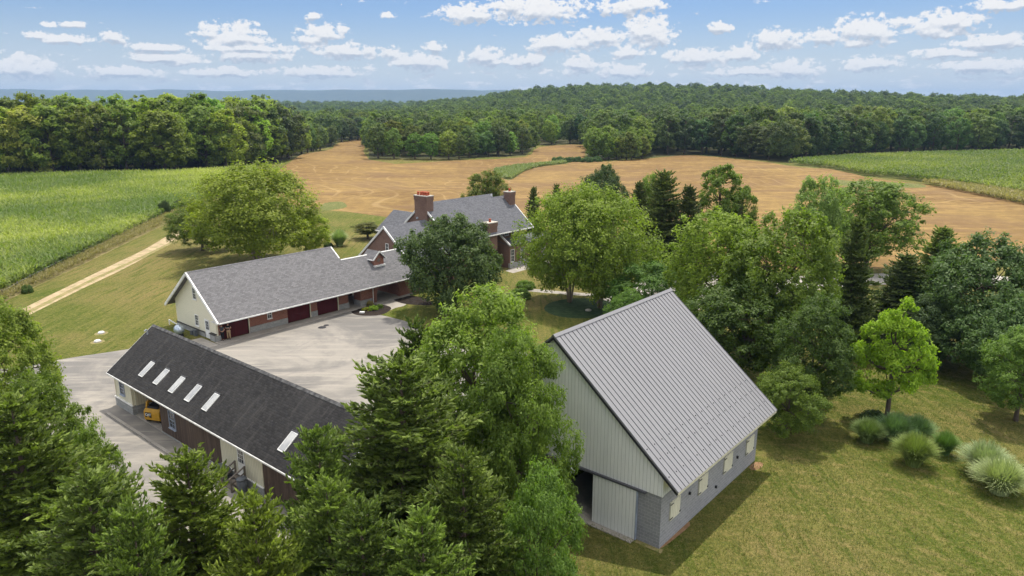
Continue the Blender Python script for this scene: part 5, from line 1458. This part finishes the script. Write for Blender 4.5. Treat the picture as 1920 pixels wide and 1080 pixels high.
def mountains():
    n = 260; V = []; 
    xs = np.linspace(-7500, 6500, n); MS = 1.5
    rows = []
    for j, (yy, f) in enumerate(((5200, 0), (5500, .35), (5800, .75), (6050, .97), (6200, 1.), (6400, .9), (7000, .2), (7300, -.1))):
        ridge = np.where(xs < -300, 152 + 5*np.sin(xs*.0011 + 1) + 2.2*np.sin(xs*.006) + 1.3*np.sin(xs*.017), 0)
        side = np.where(xs >= -300, 150*np.exp(-((xs + 300)/1500)**2), 0)
        rid = ridge + side + np.where(xs > 2500, 62*np.clip((xs - 2500)/1200, 0, 1), 0)
        rows.append(np.column_stack([xs, np.full(n, yy) + 60*np.sin(xs*.004 + j), rid*f + 5*np.sin(xs*.009 + j*2)*f - 14]))
    V = np.concatenate(rows); Fq = []
    for j in range(len(rows) - 1):
        a = np.arange(n - 1) + j*n
        Fq.append(np.column_stack([a, a + 1, a + 1 + n, a + n]))
    V[:, :2] *= MS; V[:, 2] = (V[:, 2] - 24)*MS + 24
    me = np_mesh('hills', V, np.concatenate(Fq), M['far_forest'], smooth=True)
    tag(link('hills', me), kind='structure')
mountains()

# ------------------------------------------------------------------ air
hz = MB(); hz.box(-12500, 12500, -200, 12800, -90, 250)
ho = hz.build('haze', [], None); tag(ho, kind='stuff'); ho.data.materials.clear()
t = NT('haze_air')
vol = t.n('ShaderNodeVolumePrincipled', {'Color': (.34, .51, .77, 1), 'Density': 1.0e-4, 'Anisotropy': .0})
oo = t.n('ShaderNodeOutputMaterial'); t.t.links.new(vol.outputs[0], oo.inputs['Volume'])
ho.data.materials.append(t.m)

# ------------------------------------------------------------------ sky with cumulus
SUN_U, SUN_V = .37, .13
sx, sy = uvp(SUN_U, SUN_V)[:2]
sun_el = math.atan2(1., math.hypot(sx, sy)); sun_az = math.atan2(sx, sy)     # azimuth from +Y towards +X
def sky():
    t = NT('World', True); scene.world = t.m
    gen = t.n('ShaderNodeTexCoord').outputs['Generated']
    ns = t.n('ShaderNodeTexSky', sky_type='NISHITA', sun_disc=False, sun_elevation=sun_el, sun_rotation=sun_az, altitude=150., air_density=1.15, dust_density=.6, ozone_density=2.2)
    sep = t.n('ShaderNodeSeparateXYZ', {0: gen})
    az = t.math('ARCTAN2', sep.outputs[0], sep.outputs[1]); el = t.math('ARCSINE', sep.outputs[2])
    cmb = t.n('ShaderNodeCombineXYZ', {0: az, 1: el, 2: 0.}).outputs[0]
    CL = [(45,121,58,20),(70,64,22,7),(92,46,14,5),(137,43,24,6),(120,71,50,8),(213,68,22,10),(290,88,60,7),(312,106,70,11),(435,64,68,24),(470,88,100,8),(605,62,52,20),(645,94,70,13),
          (470,102,80,11),(735,97,26,12),(785,112,62,17),(816,88,28,10),(912,103,52,17),(586,28,20,7),(728,27,16,7),(880,22,62,17),(1000,12,110,22),(1180,8,75,16),(1040,80,62,15),(1115,68,72,18),(1216,56,56,28),
          (1350,50,24,10),(1452,72,50,20),(1545,66,34,14),(1622,52,62,24),(1768,40,66,20),(1880,8,50,9),(1180,96,40,12),(1085,118,40,17),(1310,106,76,16),(1385,100,45,14),(1484,126,54,17),
          (1625,118,56,13),(1860,76,70,13),(1840,122,90,11),(600,132,80,10),(420,133,70,9),(230,133,70,11),(1165,130,60,13),(640,8,1,1),(1780,98,60,8),(990,110,40,13),(1395,132,70,8)]
    g = bpy.data.node_groups.new('cloud_field', 'ShaderNodeTree')
    g.interface.new_socket('P', in_out='INPUT', socket_type='NodeSocketVector'); g.interface.new_socket('F', in_out='OUTPUT', socket_type='NodeSocketFloat')
    gi = g.nodes.new('NodeGroupInput'); go = g.nodes.new('NodeGroupOutput')
    last = None
    for (cx, cy, w, h) in CL:
        u = (cx - 960)/F; v = (540 - (cy + h*.25))/F
        d = Vector((u, math.cos(P) + v*math.sin(P), -math.sin(P) + v*math.cos(P))).normalized()
        a0, e0 = math.atan2(d.x, d.y), math.asin(d.z)
        mp = g.nodes.new('ShaderNodeMapping'); g.links.new(gi.outputs[0], mp.inputs[0])
        s1 = F*.93/(w*1.05); s2 = F*.95/(h*1.35)
        mp.inputs['Location'].default_value = (-a0*s1, -e0*s2, 0); mp.inputs['Scale'].default_value = (s1, s2, 1)
        gr = g.nodes.new('ShaderNodeTexGradient'); gr.gradient_type = 'SPHERICAL'; g.links.new(mp.outputs[0], gr.inputs[0])
        if last is None: last = gr.outputs['Fac']
        else:
            m = g.nodes.new('ShaderNodeMath'); m.operation = 'MAXIMUM'; g.links.new(last, m.inputs[0]); g.links.new(gr.outputs['Fac'], m.inputs[1]); last = m.outputs[0]
    g.links.new(last, go.inputs[0])
    def field(vec):
        nd = t.n('ShaderNodeGroup'); nd.node_tree = g; t.t.links.new(vec, nd.inputs[0])
        # puffy detail; it only acts inside a cloud's own outline, so no stray specks
        n1 = t.noise(t.mapping(vec, scale=(1, 1.3, 1)), 95., 8, .64, 0.)
        n2 = t.noise(t.mapping(vec, loc=(1, 5, 0), scale=(1, 1.7, 1)), 40., 3, .5)
        e = nd.outputs[0]
        nn = t.math('ADD', t.math('MULTIPLY', t.math('SUBTRACT', n1, .52), 3.5), t.math('MULTIPLY', t.math('SUBTRACT', n2, .5), 1.5))
        f = t.math('ADD', t.math('MULTIPLY', e, 1.35), t.math('MULTIPLY', nn, t.rng(e, .0, .15)))
        # general field of small flat clouds close to the horizon
        n3 = t.noise(t.mapping(vec, loc=(7, 2, 0), scale=(1, 2.8, 1)), 30., 8, .62)
        hb = t.rng(t.n('ShaderNodeSeparateXYZ', {0: vec}).outputs[1], .0, .085, 1., 0.)
        low = t.math('SUBTRACT', t.math('MULTIPLY', t.math('SUBTRACT', n3, .46), 5.0), t.math('MULTIPLY', t.math('SUBTRACT', 1., hb), .75))
        sm = t.math('ADD', t.math('MULTIPLY', e, 1.35), t.math('MULTIPLY', t.math('SUBTRACT', n2, .5), 1.6))
        return t.math('MAXIMUM', f, low), sm
    f0, s0 = field(cmb)
    f1, s1 = field(t.n('ShaderNodeVectorMath', {0: cmb, 1: (0., .0045, 0.)}, operation='ADD').outputs[0])
    mask = t.rng(f0, .12, .60)
    # tops bright, undersides grey: cloud standing above a point shades it
    shade = t.math('ADD', t.math('MULTIPLY', t.rng(t.math('SUBTRACT', s0, s1), -.34, .06, 0., 1.), .8), t.math('MULTIPLY', t.rng(t.math('SUBTRACT', f0, f1), -.4, .25, 0., 1.), .25))
    base = t.mix(shade, (.60, .665, .77), (1.14, 1.12, 1.10))
    cc = t.n('ShaderNodeVectorMath', {0: base, 'Scale': CLOUD}, operation='SCALE').outputs[0]
    sk = t.n('ShaderNodeVectorMath', {0: ns.outputs[0], 'Scale': SKY}, operation='SCALE').outputs[0]
    hb2 = t.rng(el, -.01, .13, .9, .05)
    sk = t.mix(1., sk, (.35, .44, .62), 'MULTIPLY'); sk = t.mix(hb2, sk, (.56, .60, .635))
    fin = t.mix(t.math('MULTIPLY', mask, t.rng(el, .0, .035, .55, .97)), sk, cc)
    # brighter broken cloud deck added overhead, out of frame, to fill the shadows
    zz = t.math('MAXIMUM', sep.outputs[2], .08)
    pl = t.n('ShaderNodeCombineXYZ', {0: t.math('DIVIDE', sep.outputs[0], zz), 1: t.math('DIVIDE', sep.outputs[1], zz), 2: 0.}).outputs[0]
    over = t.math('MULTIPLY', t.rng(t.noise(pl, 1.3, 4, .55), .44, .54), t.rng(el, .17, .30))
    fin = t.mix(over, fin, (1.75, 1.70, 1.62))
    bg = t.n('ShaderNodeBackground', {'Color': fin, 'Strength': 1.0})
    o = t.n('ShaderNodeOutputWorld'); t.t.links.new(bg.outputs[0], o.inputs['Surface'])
SKY, CLOUD = .13, .62
sky()
sl_ = bpy.data.lights.new('sun', 'SUN'); sl_.energy = 3.6; sl_.angle = R(.53); sl_.color = (1., .94, .83)
so_ = bpy.data.objects.new('sun', sl_); col.objects.link(so_)
so_.rotation_euler = Vector((sx, sy, 1.)).normalized().to_track_quat('Z', 'Y').to_euler()

cam = bpy.data.cameras.new('camera'); co_c = bpy.data.objects.new('camera', cam); col.objects.link(co_c)
cam.sensor_width = 36; cam.lens = 36*F/1920; cam.clip_end = 20000; cam.clip_start = .5
co_c.location = (0, 0, H); co_c.rotation_euler = (math.pi/2 - P, 0, 0)
scene.camera = co_c
scene.view_settings.view_transform = 'Standard'; scene.view_settings.look = 'None'; scene.view_settings.exposure = 0.5; scene.view_settings.gamma = 1
scene.cycles.use_adaptive_sampling = True; scene.cycles.adaptive_threshold = .02; scene.cycles.use_denoising = True; scene.cycles.denoising_prefilter = 'ACCURATE'; scene.cycles.denoising_input_passes = 'RGB_ALBEDO_NORMAL'
scene.cycles.max_bounces = 6; scene.cycles.diffuse_bounces = 3; scene.cycles.glossy_bounces = 2; scene.cycles.transmission_bounces = 3; scene.cycles.volume_bounces = 0
scene.cycles.transparent_max_bounces = 4
